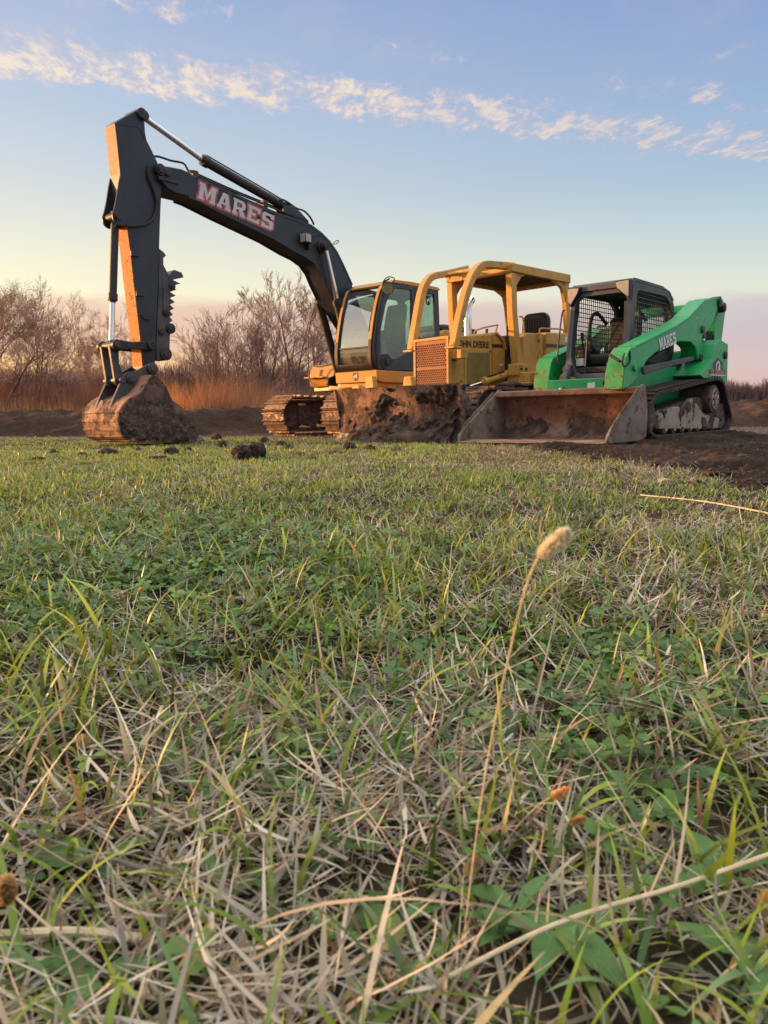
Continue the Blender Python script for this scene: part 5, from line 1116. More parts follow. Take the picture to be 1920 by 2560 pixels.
# lettering on the arm and the badge on the tail
o_, e_, h_ = CT.fu(6, AO, (988, 692), (1118, 630), (975, 600))
block_text('MARES', near_arm, 'lettering', M['white'], None, np.array(o_), np.array(e_)-np.array(o_), np.array(h_)-np.array(o_), lambda a, c, d: (a, AO+d, c), 0)
hs_ = CT.fu(6, TA, (1412, 838), (1412, 792), (1450, 748), (1487, 785), (1487, 845)); b = B(); b.plate(hs_, [], lambda a, c, d: (a, TA+d, c), .002, .004); bd = b.build('house_badge', M['decal'], near_tail)
hc = CT.fu(6, TA, (1450, 812))[0]; b = B(); ring = [(hc[0]+.075*math.cos(t), hc[1]-.02+.075*math.sin(t)) for t in np.linspace(-.5, math.pi+.3, 14)]; b.plate(strip2d(ring, .03), [], lambda a, c, d: (a, TA+d, c), .005, .007); b.build('badge_arch', M['white'], bd)
b = B(); b.plate([(hc[0]-.01, hc[1]-.06), (hc[0]-.09, hc[1]-.06), (hc[0]-.07, hc[1]+.04), (hc[0]-.03, hc[1]+.02)], [], lambda a, c, d: (a, TA+d, c), .0055, .0075); b.build('badge_mark', M['white'], bd)
pb = CT.fu(6, TA, (1383, 840), (1508, 848), (1505, 891), (1385, 884)); b = B(); b.plate(pb, [], lambda a, c, d: (a, TA+d, c), .002, .004); pl_ = b.build('name_plate', M['decal'], near_tail)
b = B(); b.plate(CT.fu(6, TA, (1384, 880), (1506, 886), (1505, 894), (1385, 888)), [], lambda a, c, d: (a, TA+d, c), .0045, .006); b.build('plate_line', M['white'], near_tail)
o_, e_, h_ = CT.fu(6, TA, (1392, 875), (1500, 881), (1392, 847)); block_text('MARES', near_tail, 'tail_lettering', M['red'], M['white'], np.array(o_), np.array(e_)-np.array(o_), np.array(h_)-np.array(o_), lambda a, c, d: (a, TA+.0025+d, c), .004)
# cab
CW = .43
def fslant(u): return -.02+(2.06-u)*.17
sideo = rnd([(fslant(2.05), 2.06), (-1.20, 2.055), (-1.42, 1.90), (-1.46, 1.45), (-1.45, .98), (-.2, .86), (fslant(.80), .78)], [.06, .22, .16, .05, .02, .05, .02], 6)
win = rnd([(fslant(1.9)-.13, 1.95), (-1.12, 1.965), (-1.31, 1.84), (-1.34, 1.20), (-1.1, 1.08), (fslant(1.15)-.10, 1.08)], .09, 5)
def screen(nm, poly, l, parent, sp=.062, r=.0060):
    """wire mesh: rods clipped to an outline"""
    b = B(); A_ = np.array(poly)
    def cross(axis, v):
        xs = []; n = len(poly)
        for i in range(n):
            p, q = poly[i], poly[(i+1) % n]; a, c = p[axis], q[axis]
            if (a-v)*(c-v) < 0: t = (v-a)/(c-a); xs.append(p[1-axis]+t*(q[1-axis]-p[1-axis]))
        return sorted(xs)
    for axis in (0, 1):
        lo, hi = A_[:, axis].min(), A_[:, axis].max(); v = lo+sp*.6
        while v < hi:
            xs = cross(axis, v)
            for a, c in zip(xs[::2], xs[1::2]):
                p0 = (v, l, a) if axis == 0 else (a, l+2*r, v); p1 = (v, l, c) if axis == 0 else (c, l+2*r, v); b.tube([p0, p1], r, 4)
            v += sp
    o = b.build(nm, M['ctgrey'], parent); o['kind'] = 'stuff'; return o
cb = None
for s in (1, -1):
    a0, a1 = sorted((s*CW, s*(CW-.045))); b = B(); b.sideplate(sideo, [win], a0, a1); o = b.build('cab_side', M['ctgrey'], ct, .010)
    screen('wire_screen', win, s*(CW-.03), o)
    if s > 0: cb = o
# front frame on the sloping plane
def f3(a, c, d): return (fslant(c)+d, a, c)
outf = rnd([(-.43, .80), (.43, .80), (.45, 1.4), (.43, 2.07), (-.43, 2.07), (-.45, 1.4)], [.1, .1, 0, .06, .06, 0], 4)
holf = rnd([(-.27, .88), (.27, .88), (.365, 1.08), (.375, 1.82), (.30, 1.92), (-.30, 1.92), (-.375, 1.82), (-.365, 1.08)], .07, 4)
b = B(); b.plate(outf, [holf], f3, -.04, .03); b.build('cab_front', M['ctgrey'], ct, .014)
b = B(); b.side(rnd([(.06, 1.975), (.05, 2.06), (-.02, 2.095), (-.95, 2.09), (-1.24, 2.045), (-1.40, 1.94), (-1.37, 1.92), (-1.20, 2.02), (-.95, 2.05), (-.04, 2.05)], .02), -CW-.004, CW+.004); b.build('cab_roof', M['ctgrey'], ct, .03, 3)
b = B(); b.box(-1.1, -.03, -CW+.05, CW-.05, 2.0, 2.044); b.build('headliner', M['interior'], ct)
b = B(); b.frontplate(rnd([(-CW+.046, .98), (CW-.046, .98), (CW-.046, 1.98), (-CW+.046, 1.98)], .02), [rnd([(-.30, 1.30), (.30, 1.30), (.30, 1.86), (-.30, 1.86)], .08)], -1.44, -1.39); b.build('cab_back', M['interior'], ct, .008)
b = B(); b.front(rnd([(-.30, 1.30), (.30, 1.30), (.30, 1.86), (-.30, 1.86)], .08), -1.418, -1.412); b.build('rear_glass', M['glass_c'], ct)
for s in (1, -1):
    lp_ = [(s*.43, 2.075), (s*.20, 2.06), (s*.235, 1.97), (s*.43, 1.80)] if s > 0 else [(s*.47, 2.06), (s*.27, 2.05), (s*.30, 1.97), (s*.42, 1.79), (s*.47, 1.84)]
    b = B(); b.front(rnd(lp_, .025), .035, .10); hl_ = b.build('headlight', M['black'], ct, .012)
    c_ = np.mean(np.array(lp_), axis=0); b = B(); b.front(rnd([tuple(c_+(np.array(p)-c_)*.80) for p in lp_], .02), .1005, .108); b.build('lens', M['lens'], hl_, .004)
# handle rod at the far front corner, hinge strip
b = B(); b.tube(smooth_line([(.10, -.50, 1.76), (.13, -.53, 1.70), (.22, -.54, 1.2), (.21, -.53, 1.06), (.18, -.49, 1.02)], 3), .012, 8); b.build('grab_handle', M['black'], ct)
b = B(); b.box(.02, .06, CW-.10, CW-.02, 1.18, 1.80); b.build('hinge_strip', M['ctgrey'], ct, .006)
# inside: seat, restraint bar, levers
b = B(); b.side(rnd([(-.15, 1.0), (-.12, 1.16), (-.62, 1.14), (-.70, 1.0)], .05), -.24, .24); sc = b.build('seat', M['seat'], ct, .04, 3)
b = B(); b.side(rnd([(-.60, 1.14), (-.72, 1.70), (-.84, 1.70), (-.76, 1.10)], .05), -.22, .22); b.build('backrest', M['seat'], sc, .05, 3)
for s in (1, -1):
    b = B(); b.tube(smooth_line([(-.75, s*.29, 1.62), (-.45, s*.29, 1.74), (-.24, s*.28, 1.64), (-.18, s*.26, 1.32), (-.30, s*.25, 1.22)], 4), .026, 8); b.build('restraint_bar', M['interior'], ct)
    b = B(); b.box(-.55, -.05, s*.33-.05, s*.33+.05, .98, 1.22); cn = b.build('armrest_console', M['interior'], ct, .02)
    b = B(); b.tube([(-.08, s*.31, 1.2), (-.03, s*.30, 1.36)], .012, 8); b.tube([(-.035, s*.30, 1.34), (-.015, s*.30, 1.45)], .024, 10); b.build('joystick', M['black'], cn)
b = B(); b.tube([(.16, -.16, .86), (.10, -.16, 1.36)], .012, 8); b.tube([(.10, -.16, 1.34), (.09, -.16, 1.40)], .03, 10); b.build('lever', M['black'], ct)
b = B(); b.box(-1.38, .12, -CW+.047, CW-.047, .90, .97); b.build('cab_floor', M['interior'], ct)
b = B(); b.box(-1.37, -.86, -.36, .36, .97, 1.26); b.build('rear_console', M['interior'], ct, .03)
b = B(); b.box(-.02, .03, -.36, -.26, 1.0, 1.10); b.build('notice', M['white'], ct)
# bucket
BW = .975; DF = .07
bp_ = [p+np.array([DF, 0]) for p in smooth_line([(1.86, .022), (1.5, .022), (1.05, .03), (.86, .09), (.79, .24), (.80, .44), (.88, .63)], 4)]
b = B(); b.side(strip2d([tuple(p) for p in bp_], .022), -BW, BW); bk_ = b.build('bucket', M['lbucket'], ct, .004)
b = B(); b.side(rnd([(f+DF, u) for f, u in [(.86, .60), (.875, .665), (1.03, .655), (1.04, .585), (1.0, .575), (.90, .60)]], .012), -BW, BW); b.build('top_rim', M['lbucket'], bk_, .008)
b = B(); b.side([(1.90+DF, .018), (1.90+DF, .028), (1.60+DF, .050), (1.60+DF, .036)], -BW-.005, BW+.005); b.build('cutting_edge', M['lbside'], bk_, .003)
sp_ = rnd([(f+DF, u) for f, u in [(1.88, .02), (.95, .02), (.80, .06), (.765, .24), (.775, .45), (.86, .68), (.95, .685), (1.04, .62), (1.74, .20), (1.86, .10)]], .02)
for s in (1, -1):
    a0, a1 = sorted((s*(BW+.001), s*(BW+.026))); b = B(); b.side(sp_, a0, a1); sp2 = b.build('side_plate', M['lbside'], bk_, .005)
    b = B(); b.side(strip2d([(1.86+DF, .06), (1.70+DF, .235), (1.04+DF, .64)], .05), s*(BW+.026) if s > 0 else -(BW+.034), (BW+.034) if s > 0 else -(BW+.026)); b.build('wear_edge', M['lbside'], sp2, .003)
def bface(a, c): return np.interp(c, [0.02, .05, .09, .24, .44, .63], [1.2, .98, .875, .80, .81, .89])+.008+DF
mud_sheet('dried_mud', M['cake'], bk_, lambda a, c, d: (d, a, c), (-BW+.02, BW-.02), (.04, .56), .022, .045, 501, bias=lambda a, c: .10-.55*sst(.12, .45, c)-.1, fr=2.8, face=bface)
# ------------------------------------------------------------------ clods, weeds, leaves, seed heads
def on_ground(px, py):
    d = ray(px, py); t = -CAM_H/d[2]
    for _ in range(6): p = CAMP+d*t; t = (float(gz(p[0], p[1]))-CAM_H)/d[2]
    p = CAMP+d*t; return p[0], p[1], float(gz(p[0], p[1]))
def clod(px, py, w, h, seed, label, group='dark clods of earth scattered on the turf'):
    x, y, z = on_ground(px, py); k = y/FPX
    o = lump('dirt_clod', M['soil'], None, (0, 0, h*k*.42), (w*k/2, w*k/2*.8, h*k*.55), seed, .60, 4 if w > 45 else 3, 3.6); o.location = (x, y, z-.008); o.rotation_euler = (0, 0, seed*1.3)
    return tag(o, label, 'clod', group)
clod(606, 1150, 50, 40, 601, 'largest dark clod of earth lying before the excavator tracks, left lump')
clod(642, 1148, 42, 46, 602, 'tall dark clod of earth touching the largest clod')
R7 = np.random.default_rng(70)
for px, py, w, h in ((428, 1136, 38, 20), (392, 1150, 60, 12), (425, 1154, 40, 10), (270, 1136, 50, 16), (555, 1118, 24, 18), (700, 1116, 34, 16), (722, 1124, 26, 14), (875, 1124, 34, 18), (925, 1126, 30, 16), (840, 1134, 44, 10), (745, 1136, 34, 8), (135, 1134, 22, 12), (205, 1138, 26, 10), (540, 1100, 30, 18), (660, 1104, 24, 12), (240, 1160, 90, 8), (990, 1130, 26, 12), (470, 1128, 20, 12), (345, 1128, 24, 12), (95, 1150, 28, 10), (1070, 1140, 20, 9), (780, 1150, 18, 9)):
    clod(px, py, w, h, int(px+py), 'flat smear of dark earth pressed into the grass' if h <= 10 else ('small dark clod of earth on the turf near the dozer blade' if px > 700 else ('small dark clod of earth on the turf near the excavator bucket' if px < 480 else 'small dark clod of earth on the turf between bucket and tracks')))
for px, py, w, h in ((1480, 1150, 34, 14), (1560, 1135, 40, 16), (1640, 1170, 48, 18), (1700, 1140, 36, 16), (1790, 1190, 60, 22), (1860, 1150, 44, 18), (1530, 1180, 40, 14), (1740, 1215, 50, 18), (1890, 1215, 60, 22), (1420, 1128, 30, 12), (1850, 1120, 34, 14)):
    clod(px, py, w, h, int(px*2+py), 'large clod of churned soil on the muddy track marks' if w >= 48 else 'small clod of churned soil on the muddy track marks', 'clods on the mud')
def leaf_mesh(nm, L, W, fold, droop, m, n=7, tipw=.6):
    V, Fq = [], []
    for i in range(n+1):
        t = i/n; w = W*math.sin(math.pi*min(1, t*.96+.03)**.75)*.5; x = L*t; z = -droop*t*t*L+.0
        V += [(x, -w, z+fold*w), (x, -w*.45, z+fold*w*.2), (x, 0, z), (x, w*.45, z+fold*w*.2), (x, w, z+fold*w)]
    for i in range(n):
        for j in range(4): a = i*5+j; Fq.append((a, a+1, a+6, a+5))
    me = bpy.data.meshes.new(nm); me.from_pydata(V, [], Fq)
    for p in me.polygons: p.use_smooth = True
    me.materials.append(m); return me
def leafmat(nm, c0, c1, vein=True):
    m, g = new_mat(nm); co = g.add('ShaderNodeTexCoord').outputs['Object']; n = g.noise(co, 60., 5, .65)
    c = g.mix(g.mr(n, .3, .7), c0, c1); sp = g.add('ShaderNodeSeparateXYZ', {0: co}).outputs
    wv_ = g.m('ABSOLUTE', sp[1]); c = g.mix(g.mr(wv_, .0022, .0008), c, tuple(min(1, x*1.7) for x in c1))
    b = g.add('ShaderNodeBump', {'Height': n, 'Strength': .3, 'Distance': .004}).outputs[0]
    p = g.add('ShaderNodeBsdfPrincipled', {'Base Color': c, 'Roughness': .45, 'Normal': b}).outputs[0]; t = g.add('ShaderNodeBsdfTranslucent', {'Color': c}).outputs[0]
    finish(g, g.add('ShaderNodeMixShader', {0: .25, 1: p, 2: t}).outputs[0]); return m
M['wleaf'] = leafmat('weed_leaf', (.09,.21,.055), (.18,.33,.09)); M['dleaf'] = leafmat('dead_leaf', (.24,.13,.10), (.42,.26,.20)); M['oleaf'] = leafmat('tan_leaf', (.55,.34,.15), (.66,.45,.22)); M['ygleaf'] = leafmat('yellow_green_leaf', (.20,.26,.05), (.34,.36,.09))
LEAVES = [leaf_mesh('leaf_a', 1, .42, .35, .25, M['wleaf']), leaf_mesh('leaf_b', 1, .52, .25, .45, M['wleaf']), leaf_mesh('leaf_c', 1, .34, .5, .1, M['wleaf'])]
def weed(px, py, size, n, seed, label='broad-leaved green weed growing through the straw', group='broad-leaved weeds in the foreground'):
    r = random.Random(seed); x, y, z = on_ground(px, py); o = bpy.data.objects.new('broadleaf_weed', None); COL.objects.link(o); o.location = (x, y, z+.012); zone = ' in the clover patch' if py < 1650 and px < 700 else (' beside the thick slanting straw stalk' if py > 2150 and px > 1200 else (' by the pale flattened straw' if py > 1750 and px < 900 else ' in the middle turf'))
    tag(o, label.replace(' growing through the straw', zone)+(' with two or three leaves' if n < 4 else (' with four leaves' if n == 4 else ' with a full rosette of leaves')), 'weed', group)
    a = r.random()*6
    for i in range(n):
        a += 6.283/n*(.8+.4*r.random()); s = size*(.7+.5*r.random()); l = obj('leaf', LEAVES[i % 3], o); l.scale = (s, s, s); l.rotation_euler = (r.uniform(-.35, .35), -r.uniform(.05, .55), a); l.location = (math.cos(a)*.006, math.sin(a)*.006, .004*i)
for i, (px, py, s, n) in enumerate(((1380, 2390, .075, 5), (1290, 2330, .06, 4), (1500, 1990, .045, 5), (1620, 1880, .04, 5), (230, 2190, .07, 3), (560, 2290, .05, 4), (1820, 2230, .07, 4), (1850, 2440, .07, 4), (800, 1900, .05, 4), (690, 1990, .045, 4), (1000, 2330, .05, 2), (120, 1840, .05, 4), (420, 1640, .045, 5), (180, 1480, .05, 5), (330, 1440, .045, 5), (60, 1420, .05, 5), (480, 1540, .045, 5), (1180, 1700, .04, 5), (1740, 1960, .05, 4), (1640, 2080, .045, 4), (1100, 2450, .05, 3), (860, 2160, .045, 3), (250, 2480, .06, 3), (90, 1600, .045, 5), (1560, 1530, .04, 4), (560, 1420, .045, 5), (240, 1350, .045, 5))): weed(px, py, s, n, 900+i)
def fallen(px, py, L, m, label, rot, tilt=.3, up=.03):
    x, y, z = on_ground(px, py); me = leaf_mesh('fallen_leaf', L, L*.62, .35, .5, m); o = obj('fallen_leaf', me); o.location = (x, y, z+up); o.rotation_euler = (tilt, -.5, rot); tag(o, label, 'leaf')
fallen(285, 1520, .060, M['dleaf'], 'purple-brown fallen leaf standing up in the clover', 1.2, .5, .02)
fallen(1645, 1214, .10, M['oleaf'], 'curled tan leaf lying at the edge of the mud', .1, .1, .02)
fallen(910, 2090, .075, M['dleaf'], 'crumpled brown leaf under the straw stems', .4, .1, .012)
fallen(965, 2400, .050, M['ygleaf'], 'upright yellow-green leaf among dry straw', 1.4, .2, .01)
# foxtails: bent stem and bristly head
def foxtail(px, py, hx, hy, dist, hl, hr, seed, label, group='dry foxtail seed heads', col=(.62,.42,.20)):
    """stem rises from the ground point to a head seen at pixel (hx,hy) and distance dist"""
    r = np.random.default_rng(seed); b0 = np.array(on_ground(px, py)); d = ray(hx, hy); head = CAMP+d*(dist/d[1]); ax = head-b0; ax[2] *= .35; ax = ax/np.linalg.norm(ax); ax = ax+np.array([.75, .1, .25]); ax = ax/np.linalg.norm(ax)
    o = bpy.data.objects.new('foxtail_grass', None); COL.objects.link(o); o.location = b0; tag(o, label, 'seed head', group)
    P = smooth_line([(0, 0, 0), (head-b0)*np.array([.35, .35, .5]), (head-b0)*np.array([.75, .75, .86]), head-b0, head-b0+ax*hl*.9], 5)
    b = B(); b.tube(P, [.0007]*len(P), 5); b.build('stem', M['stalk'], o)
    N = 900; t = r.random(N); base = (head-b0)[None]+ax[None]*(t*hl)[:, None]; dirs = r.normal(0, 1, (N, 3)); dirs -= dirs@ax[:, None]*ax[None]; dirs /= np.linalg.norm(dirs, axis=1)[:, None]; dirs = dirs+ax[None]*.75; dirs /= np.linalg.norm(dirs, axis=1)[:, None]
    ln = hr*(1.0+.7*r.random(N))*np.sin(np.pi*(.15+.8*t))**.5; w = np.cross(dirs, r.normal(0, 1, (N, 3))); w /= np.linalg.norm(w, axis=1)[:, None]; ww = hr*.13
    V = np.stack([base-w*ww, base+w*ww, base+dirs*ln[:, None]+w*ww*.3, base+dirs*ln[:, None]-w*ww*.3], 1).reshape(-1, 3); c = np.repeat(np.array(col)[None]*(.7+.6*r.random((N, 1))), 4, axis=0)
    np_mesh('seed_head', V, np.arange(N*4).reshape(N, 4), M['grass'], o, col=c)
M['stalk'] = mat('dry_stalk', (.60,.50,.32), .6, var=.2, vs=30, bump=.1)
foxtail(1150, 2420, 1345, 1395, .55, .030, .0058, 1, 'tall dry foxtail head arching above the mid-field grass', 'dry foxtail seed heads', (.85,.78,.60))
foxtail(1240, 2150, 1375, 1995, .80, .024, .005, 2, 'orange foxtail head among the dark weed leaves', col=(.72,.44,.16))
foxtail(1330, 2150, 1420, 2058, .78, .020, .004, 3, 'short orange foxtail head just under another')
foxtail(1130, 2560, 1160, 2190, .72, .026, .006, 4, 'foxtail head drooping over the foreground straw', col=(.60,.42,.20))
foxtail(120, 2420, 20, 2260, .62, .03, .008, 5, 'shaggy foxtail head at the pile of pale straw', col=(.58,.38,.17))
foxtail(215, 2010, 195, 1870, 1.0, .016, .008, 6, 'fluffy round seed head on a split orange stalk', col=(.70,.48,.22))
foxtail(1120, 1940, 1108, 1915, 1.05, .01, .004, 7, 'tiny pale seed head in the middle grass')
foxtail(450, 1930, 452, 1850, 1.15, .012, .005, 8, 'small pale seed head above crossed blades')
foxtail(1920, 2420, 1900, 2280, .68, .024, .007, 9, 'rust-coloured foxtail head beside the large weed leaf', col=(.58,.34,.15))
foxtail(1380, 1300, 1385, 1230, 3.1, .03, .006, 10, 'thin pale seed head before the churned mud')
for i, (px, py, hx, hy, dd) in enumerate(((560, 1650, 570, 1500, 1.6), (300, 1690, 345, 1480, 1.6), (1240, 1650, 1250, 1545, 1.7), (1110, 1620, 1130, 1360, 2.2), (1500, 1610, 1480, 1500, 1.8), (700, 1480, 720, 1330, 2.5), (1660, 1780, 1690, 1620, 1.4), (800, 1780, 760, 1650, 1.4))):
    foxtail(px, py, hx, hy, dd, .014, .004, 20+i, 'slender pale grass stalk with a small seed head', 'slender seeding stalks')
# long fallen stalks lying over the turf
def stalk(pts, r, label, m=None, up=.03):
    P = []
    for px, py, h in pts:
        x, y, z = on_ground(px, py); P.append((x, y, z+h))
    o0 = np.array(P[0]); b = B(); b.tube([p-o0 for p in smooth_line(P, 5)], r, 6); o = b.build('fallen_stalk', m or M['stalk'], None); o.location = o0; tag(o, label, 'stalk', 'long dry stalks lying on the grass')
stalk([(430, 2085, .035), (800, 2062, .04), (1100, 2058, .035), (1400, 2070, .03)], .0011, 'thin tan stalk lying level across the green blades')
stalk([(420, 2110, .03), (760, 2112, .032), (1060, 2108, .03)], .0010, 'thin tan stalk just below a parallel stalk')
stalk([(1000, 2560, .02), (1380, 2440, .05), (1700, 2330, .05), (1920, 2270, .06)], .0022, 'thick straw stalk slanting up past the broad weed leaves')
stalk([(0, 2385, .02), (200, 2390, .025), (360, 2395, .02)], .0042, 'stout pale reed stem lying flat in the straw')
stalk([(1600, 1252, .03), (1760, 1275, .04), (1920, 1300, .03)], .0035, 'pale stalk lying beside the mud patch')
stalk([(150, 2150, .02), (330, 2110, .05), (480, 2130, .03)], .0020, 'arched pale stalk over the dark hollow')
stalk([(990, 1800, .0), (992, 1740, .03), (990, 1690, .055)], .0016, 'short black dead stem standing in the turf', M['black'])
stalk([(985, 1560, .0), (988, 1500, .04)], .0018, 'stubby dark dead stem beside pale straw', M['black'])
# ------------------------------------------------------------------ turf
def turf(y0, y1, dens, seed, thin=1.0):
    r = np.random.default_rng(seed); wmax = .60*y1+.5; n = int(dens*(y1-y0)*2*wmax)
    x = (r.random(n)*2-1)*wmax; y = y0+(y1-y0)*r.random(n); k = np.abs(x) < .60*np.maximum(y, .1)+.5
    return x[k], y[k], r
def straw_frac(x, y):
    n = noise2(x, y, 101, 4, 1.6); s = .54+2.1*(n-.5)
    s = s+.18*(1-sst(.6, 1.5, y))+.38*sst(-.1, .8, x/np.maximum(y, .3)+.15)*(1-sst(5, 9, y)*.3)-.42*np.exp(-((x+.75)**2/.55+(y-2.4)**2/.9))
    s = s-.20*sst(2.6, 4.0, y)*(1-sst(-.2, .5, x/np.maximum(y, .3)))
    return np.clip(s, .03, .95)
def blades(name, x, y, z, L, w, t0, bend, col, segs, r, m=None, fold=True):
    N = len(x); a = r.random(N)*2*math.pi; ca, sa = np.cos(a), np.sin(a); tw = r.normal(0, .5, N)
    V = np.zeros((N, segs+1, 2, 3), np.float32); px, py, pz = x.copy(), y.copy(), z.copy(); st = L/segs
    for i in range(segs+1):
        t = i/segs; ww = w*(1-t**2.2)*(.65+.35*min(1, t*4))+w*.06
        b = a+math.pi/2+tw*t; bx, by = np.cos(b), np.sin(b)
        V[:, i, 0, 0] = px-bx*ww*.5; V[:, i, 0, 1] = py-by*ww*.5; V[:, i, 0, 2] = pz
        V[:, i, 1, 0] = px+bx*ww*.5; V[:, i, 1, 1] = py+by*ww*.5; V[:, i, 1, 2] = pz+.25*ww*np.sin(tw)
        th = t0+bend*(t+.5/segs)
        px = px+ca*np.sin(th)*st; py = py+sa*np.sin(th)*st; pz = np.maximum(pz+np.cos(th)*st, z*0+gz_min)
    idx = np.arange(N*(segs+1)*2).reshape(N, segs+1, 2)
    Fq = np.stack([idx[:, :-1, 0], idx[:, :-1, 1], idx[:, 1:, 1], idx[:, 1:, 0]], -1).reshape(-1, 4)
    grad = np.linspace(.72, 1.1, segs+1)[None, :, None, None]  # blade feet darker: browner base, plus shade between blades put into colour
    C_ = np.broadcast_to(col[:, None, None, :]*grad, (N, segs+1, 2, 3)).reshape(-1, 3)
    return V.reshape(-1, 3), Fq, C_
gz_min = -.3
def join(name, parts, label, cat, m):
    V, Fq, C_, off = [], [], [], 0
    for v, f, c in parts: V.append(v); Fq.append(f+off); C_.append(c); off += len(v)
    o = np_mesh(name, np.concatenate(V), np.concatenate(Fq), m, col=np.concatenate(C_)); return tag(o, label, cat, kind='stuff')
def green_col(x, y, r):
    N = len(x); n = noise2(x, y, 120, 3, 1.2); h = np.clip(n*.9+r.normal(0, .22, N), 0, 1)
    c = mixc((.13,.24,.025), (.40,.46,.050), h); dry = r.random(N) < .16; c[dry] = mixc((.36,.32,.13), (.46,.36,.20), r.random(dry.sum()))
    blu = r.random(N) < .18; c[blu] = mixc((.12,.24,.075), (.22,.34,.13), r.random(blu.sum()))
    far = sst(3, 9, y)[:, None]; c = (c*(1-far*.15)+far*.15*np.array([.38,.40,.09]))*(1+.32*far)
    return c*(.38+1.0*r.random((N, 1)))
def straw_col(x, y, r):
    N = len(x); c = mixc((.45,.37,.26), (.76,.67,.50), r.random(N)); g_ = r.random(N) < .22; c[g_] = mixc((.36,.32,.28), (.58,.52,.46), r.random(g_.sum()))
    b = r.random(N) < .16; c[b] = mixc((.20,.12,.07), (.44,.26,.14), r.random(b.sum())); hi = r.random(N) < .24; c[hi] = mixc((.74,.66,.50), (.84,.78,.64), r.random(hi.sum())); return np.clip(c*(.40+.90*r.random((N, 1))), 0, .90)
green, straw = [], []
for y0, y1, dg, ds, sg, ss, Lr, wr, seed in (
        (.10, 1.3, 3600, 10500, 6, 5, (.05, .16), (.0035, .0100), 1),
        (1.3, 3.0, 5600, 6500, 4, 3, (.04, .11), (.0036, .0095), 2),
        (3.0, 6.0, 5200, 2600, 3, 2, (.03, .075), (.0042, .0090), 3),
        (6.0, 10.0, 2900, 1000, 2, 2, (.025, .060), (.0050, .0085), 4),
        (10.0, 15.8, 1000, 300, 2, 1, (.025, .055), (.0080, .012), 5)):
    x, y, r = turf(y0, y1, dg, seed); s = straw_frac(x, y); keep = r.random(len(x)) < (1-.80*s)*(1-.93*mud_mask(x, y))*(1-.80*bare_mask(x, y)*(y > 3))*(1-.9*sst(14.6, 15.6, y))
    clump = noise2(x, y, 130, 2, 9.); keep &= r.random(len(x)) < .14+1.0*sst(.38, .58, clump)
    x, y = x[keep], y[keep]; N = len(x); tall = noise2(x, y, 131, 2, 3.); L = (Lr[0]+(Lr[1]-Lr[0])*r.random(N)**1.5)*(.65+.8*tall)
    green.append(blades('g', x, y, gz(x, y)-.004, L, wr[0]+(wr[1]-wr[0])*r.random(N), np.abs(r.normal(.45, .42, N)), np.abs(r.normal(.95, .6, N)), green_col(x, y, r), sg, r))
    x, y, r = turf(y0, y1, ds, seed+20); s = straw_frac(x, y); cl_ = noise2(x, y, 133, 3, 7.); keep = r.random(len(x)) < np.clip(.10+1.15*s, 0, 1)*(.25+1.1*sst(.36, .58, cl_))*(1-.9*mud_mask(x, y)*(y > 2))*(1-.9*sst(14.6, 15.6, y))
    x, y = x[keep], y[keep]; N = len(x); L = (.018+(Lr[1]*.62-.018)*r.random(N)**1.4)*(.7+.7*r.random(N)); lng = r.random(N) < .12; L[lng] *= 2.2; up_ = r.random(N) < .16
    t0 = np.where(up_, np.abs(r.normal(.6, .4, N)), r.normal(1.40, .22, N)); zz_ = gz(x, y)+np.where(up_, 0, r.random(N)**1.3*.055*(1-.4*sst(3, 8, y))*sst(.3, .65, noise2(x, y, 134, 2, 6.)))
    straw.append(blades('s', x, y, zz_, L, (wr[0]+(wr[1]-wr[0])*r.random(N)**2.2)*.66, t0, r.normal(.0, .55, N)+np.where(up_, .5, 0), straw_col(x, y, r), ss, r))
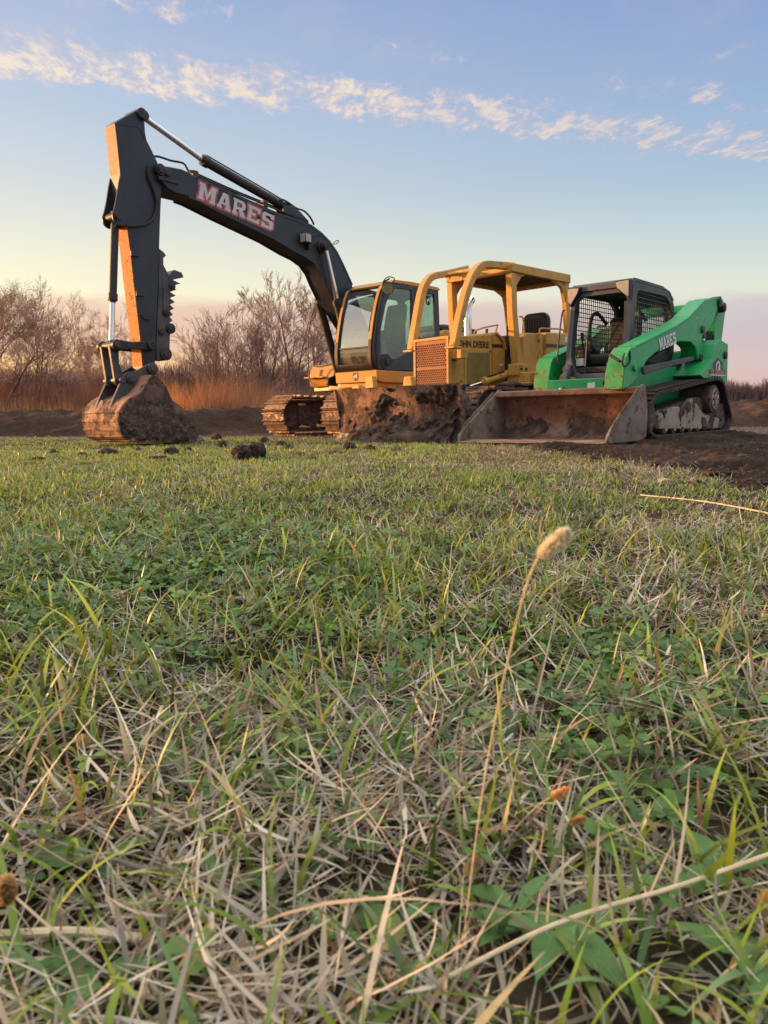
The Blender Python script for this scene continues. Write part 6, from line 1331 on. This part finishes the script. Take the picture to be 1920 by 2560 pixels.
# long arching blades close to the lens
r = np.random.default_rng(77); n = 950; y = .25+2.6*r.random(n); x = (r.random(n)*2-1)*(.60*y+.4); N = n
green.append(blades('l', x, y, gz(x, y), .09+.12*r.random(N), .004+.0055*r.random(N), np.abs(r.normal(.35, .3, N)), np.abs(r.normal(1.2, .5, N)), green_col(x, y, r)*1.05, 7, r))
join('grass', green, 'short green field grass', 'grass', M['grass'])
join('dry_straw', straw, 'dry mown straw lying through the grass', 'straw', M['grass'])
# clover: three folded leaflets on a short stalk
def clover(n_try, seed):
    r = np.random.default_rng(seed); y = .35+4.6*r.random(n_try)**1.2; x = (r.random(n_try)*2-1)*(.60*y+.4)
    d = .012+1.1*np.exp(-((x+.75)**2/.5+(y-2.35)**2/.55))+.75*np.exp(-((x-.30)**2/.05+(y-1.25)**2/.08))+.20*sst(.55, .7, noise2(x, y, 140, 3, 1.4))
    k = r.random(n_try) < d; x, y = x[k], y[k]; N = len(x); h = .012+.045*r.random(N); s = .0065+.0100*r.random(N)
    cx = x+r.normal(0, .008, N); cy = y+r.normal(0, .008, N); cz = gz(x, y)+h; a0 = r.random(N)*6.28; tx, ty = r.normal(0, .30, N), r.normal(0, .30, N)
    V = np.zeros((N, 3, 6, 3), np.float32); shape = [(0, 0), (.55, .42), (1.0, .40), (1.12, 0), (1.0, -.40), (.55, -.42)]; fold = [0, .22, .22, .02, .22, .22]
    for j in range(3):
        a = a0+j*2.094; ca, sa = np.cos(a), np.sin(a)
        for i, (u, v) in enumerate(shape):
            X = (u*ca-v*sa)*s*1.35; Y = (u*sa+v*ca)*s*1.35
            V[:, j, i, 0] = cx+X; V[:, j, i, 1] = cy+Y; V[:, j, i, 2] = cz+X*tx+Y*ty+fold[i]*s*.8
    idx = np.arange(N*18).reshape(N*3, 6); Fq = np.concatenate([idx[:, [0, 1, 2, 3]], idx[:, [0, 3, 4, 5]]])
    c = mixc((.055,.15,.028), (.19,.31,.06), r.random(N)**1.5)*(.6+.7*r.random((N, 1))); C_ = np.repeat(c, 18, axis=0)
    V2, F2, C2 = blades('k', x, y, gz(x, y), h*1.05, np.full(N, .0012), np.full(N, .05), np.full(N, .1), c*.8, 1, r)
    return [(V.reshape(-1, 3), Fq, C_), (V2, F2, C2)]
join('clover', clover(26000, 9), 'low green clover growing through the turf', 'clover', M['grass'])
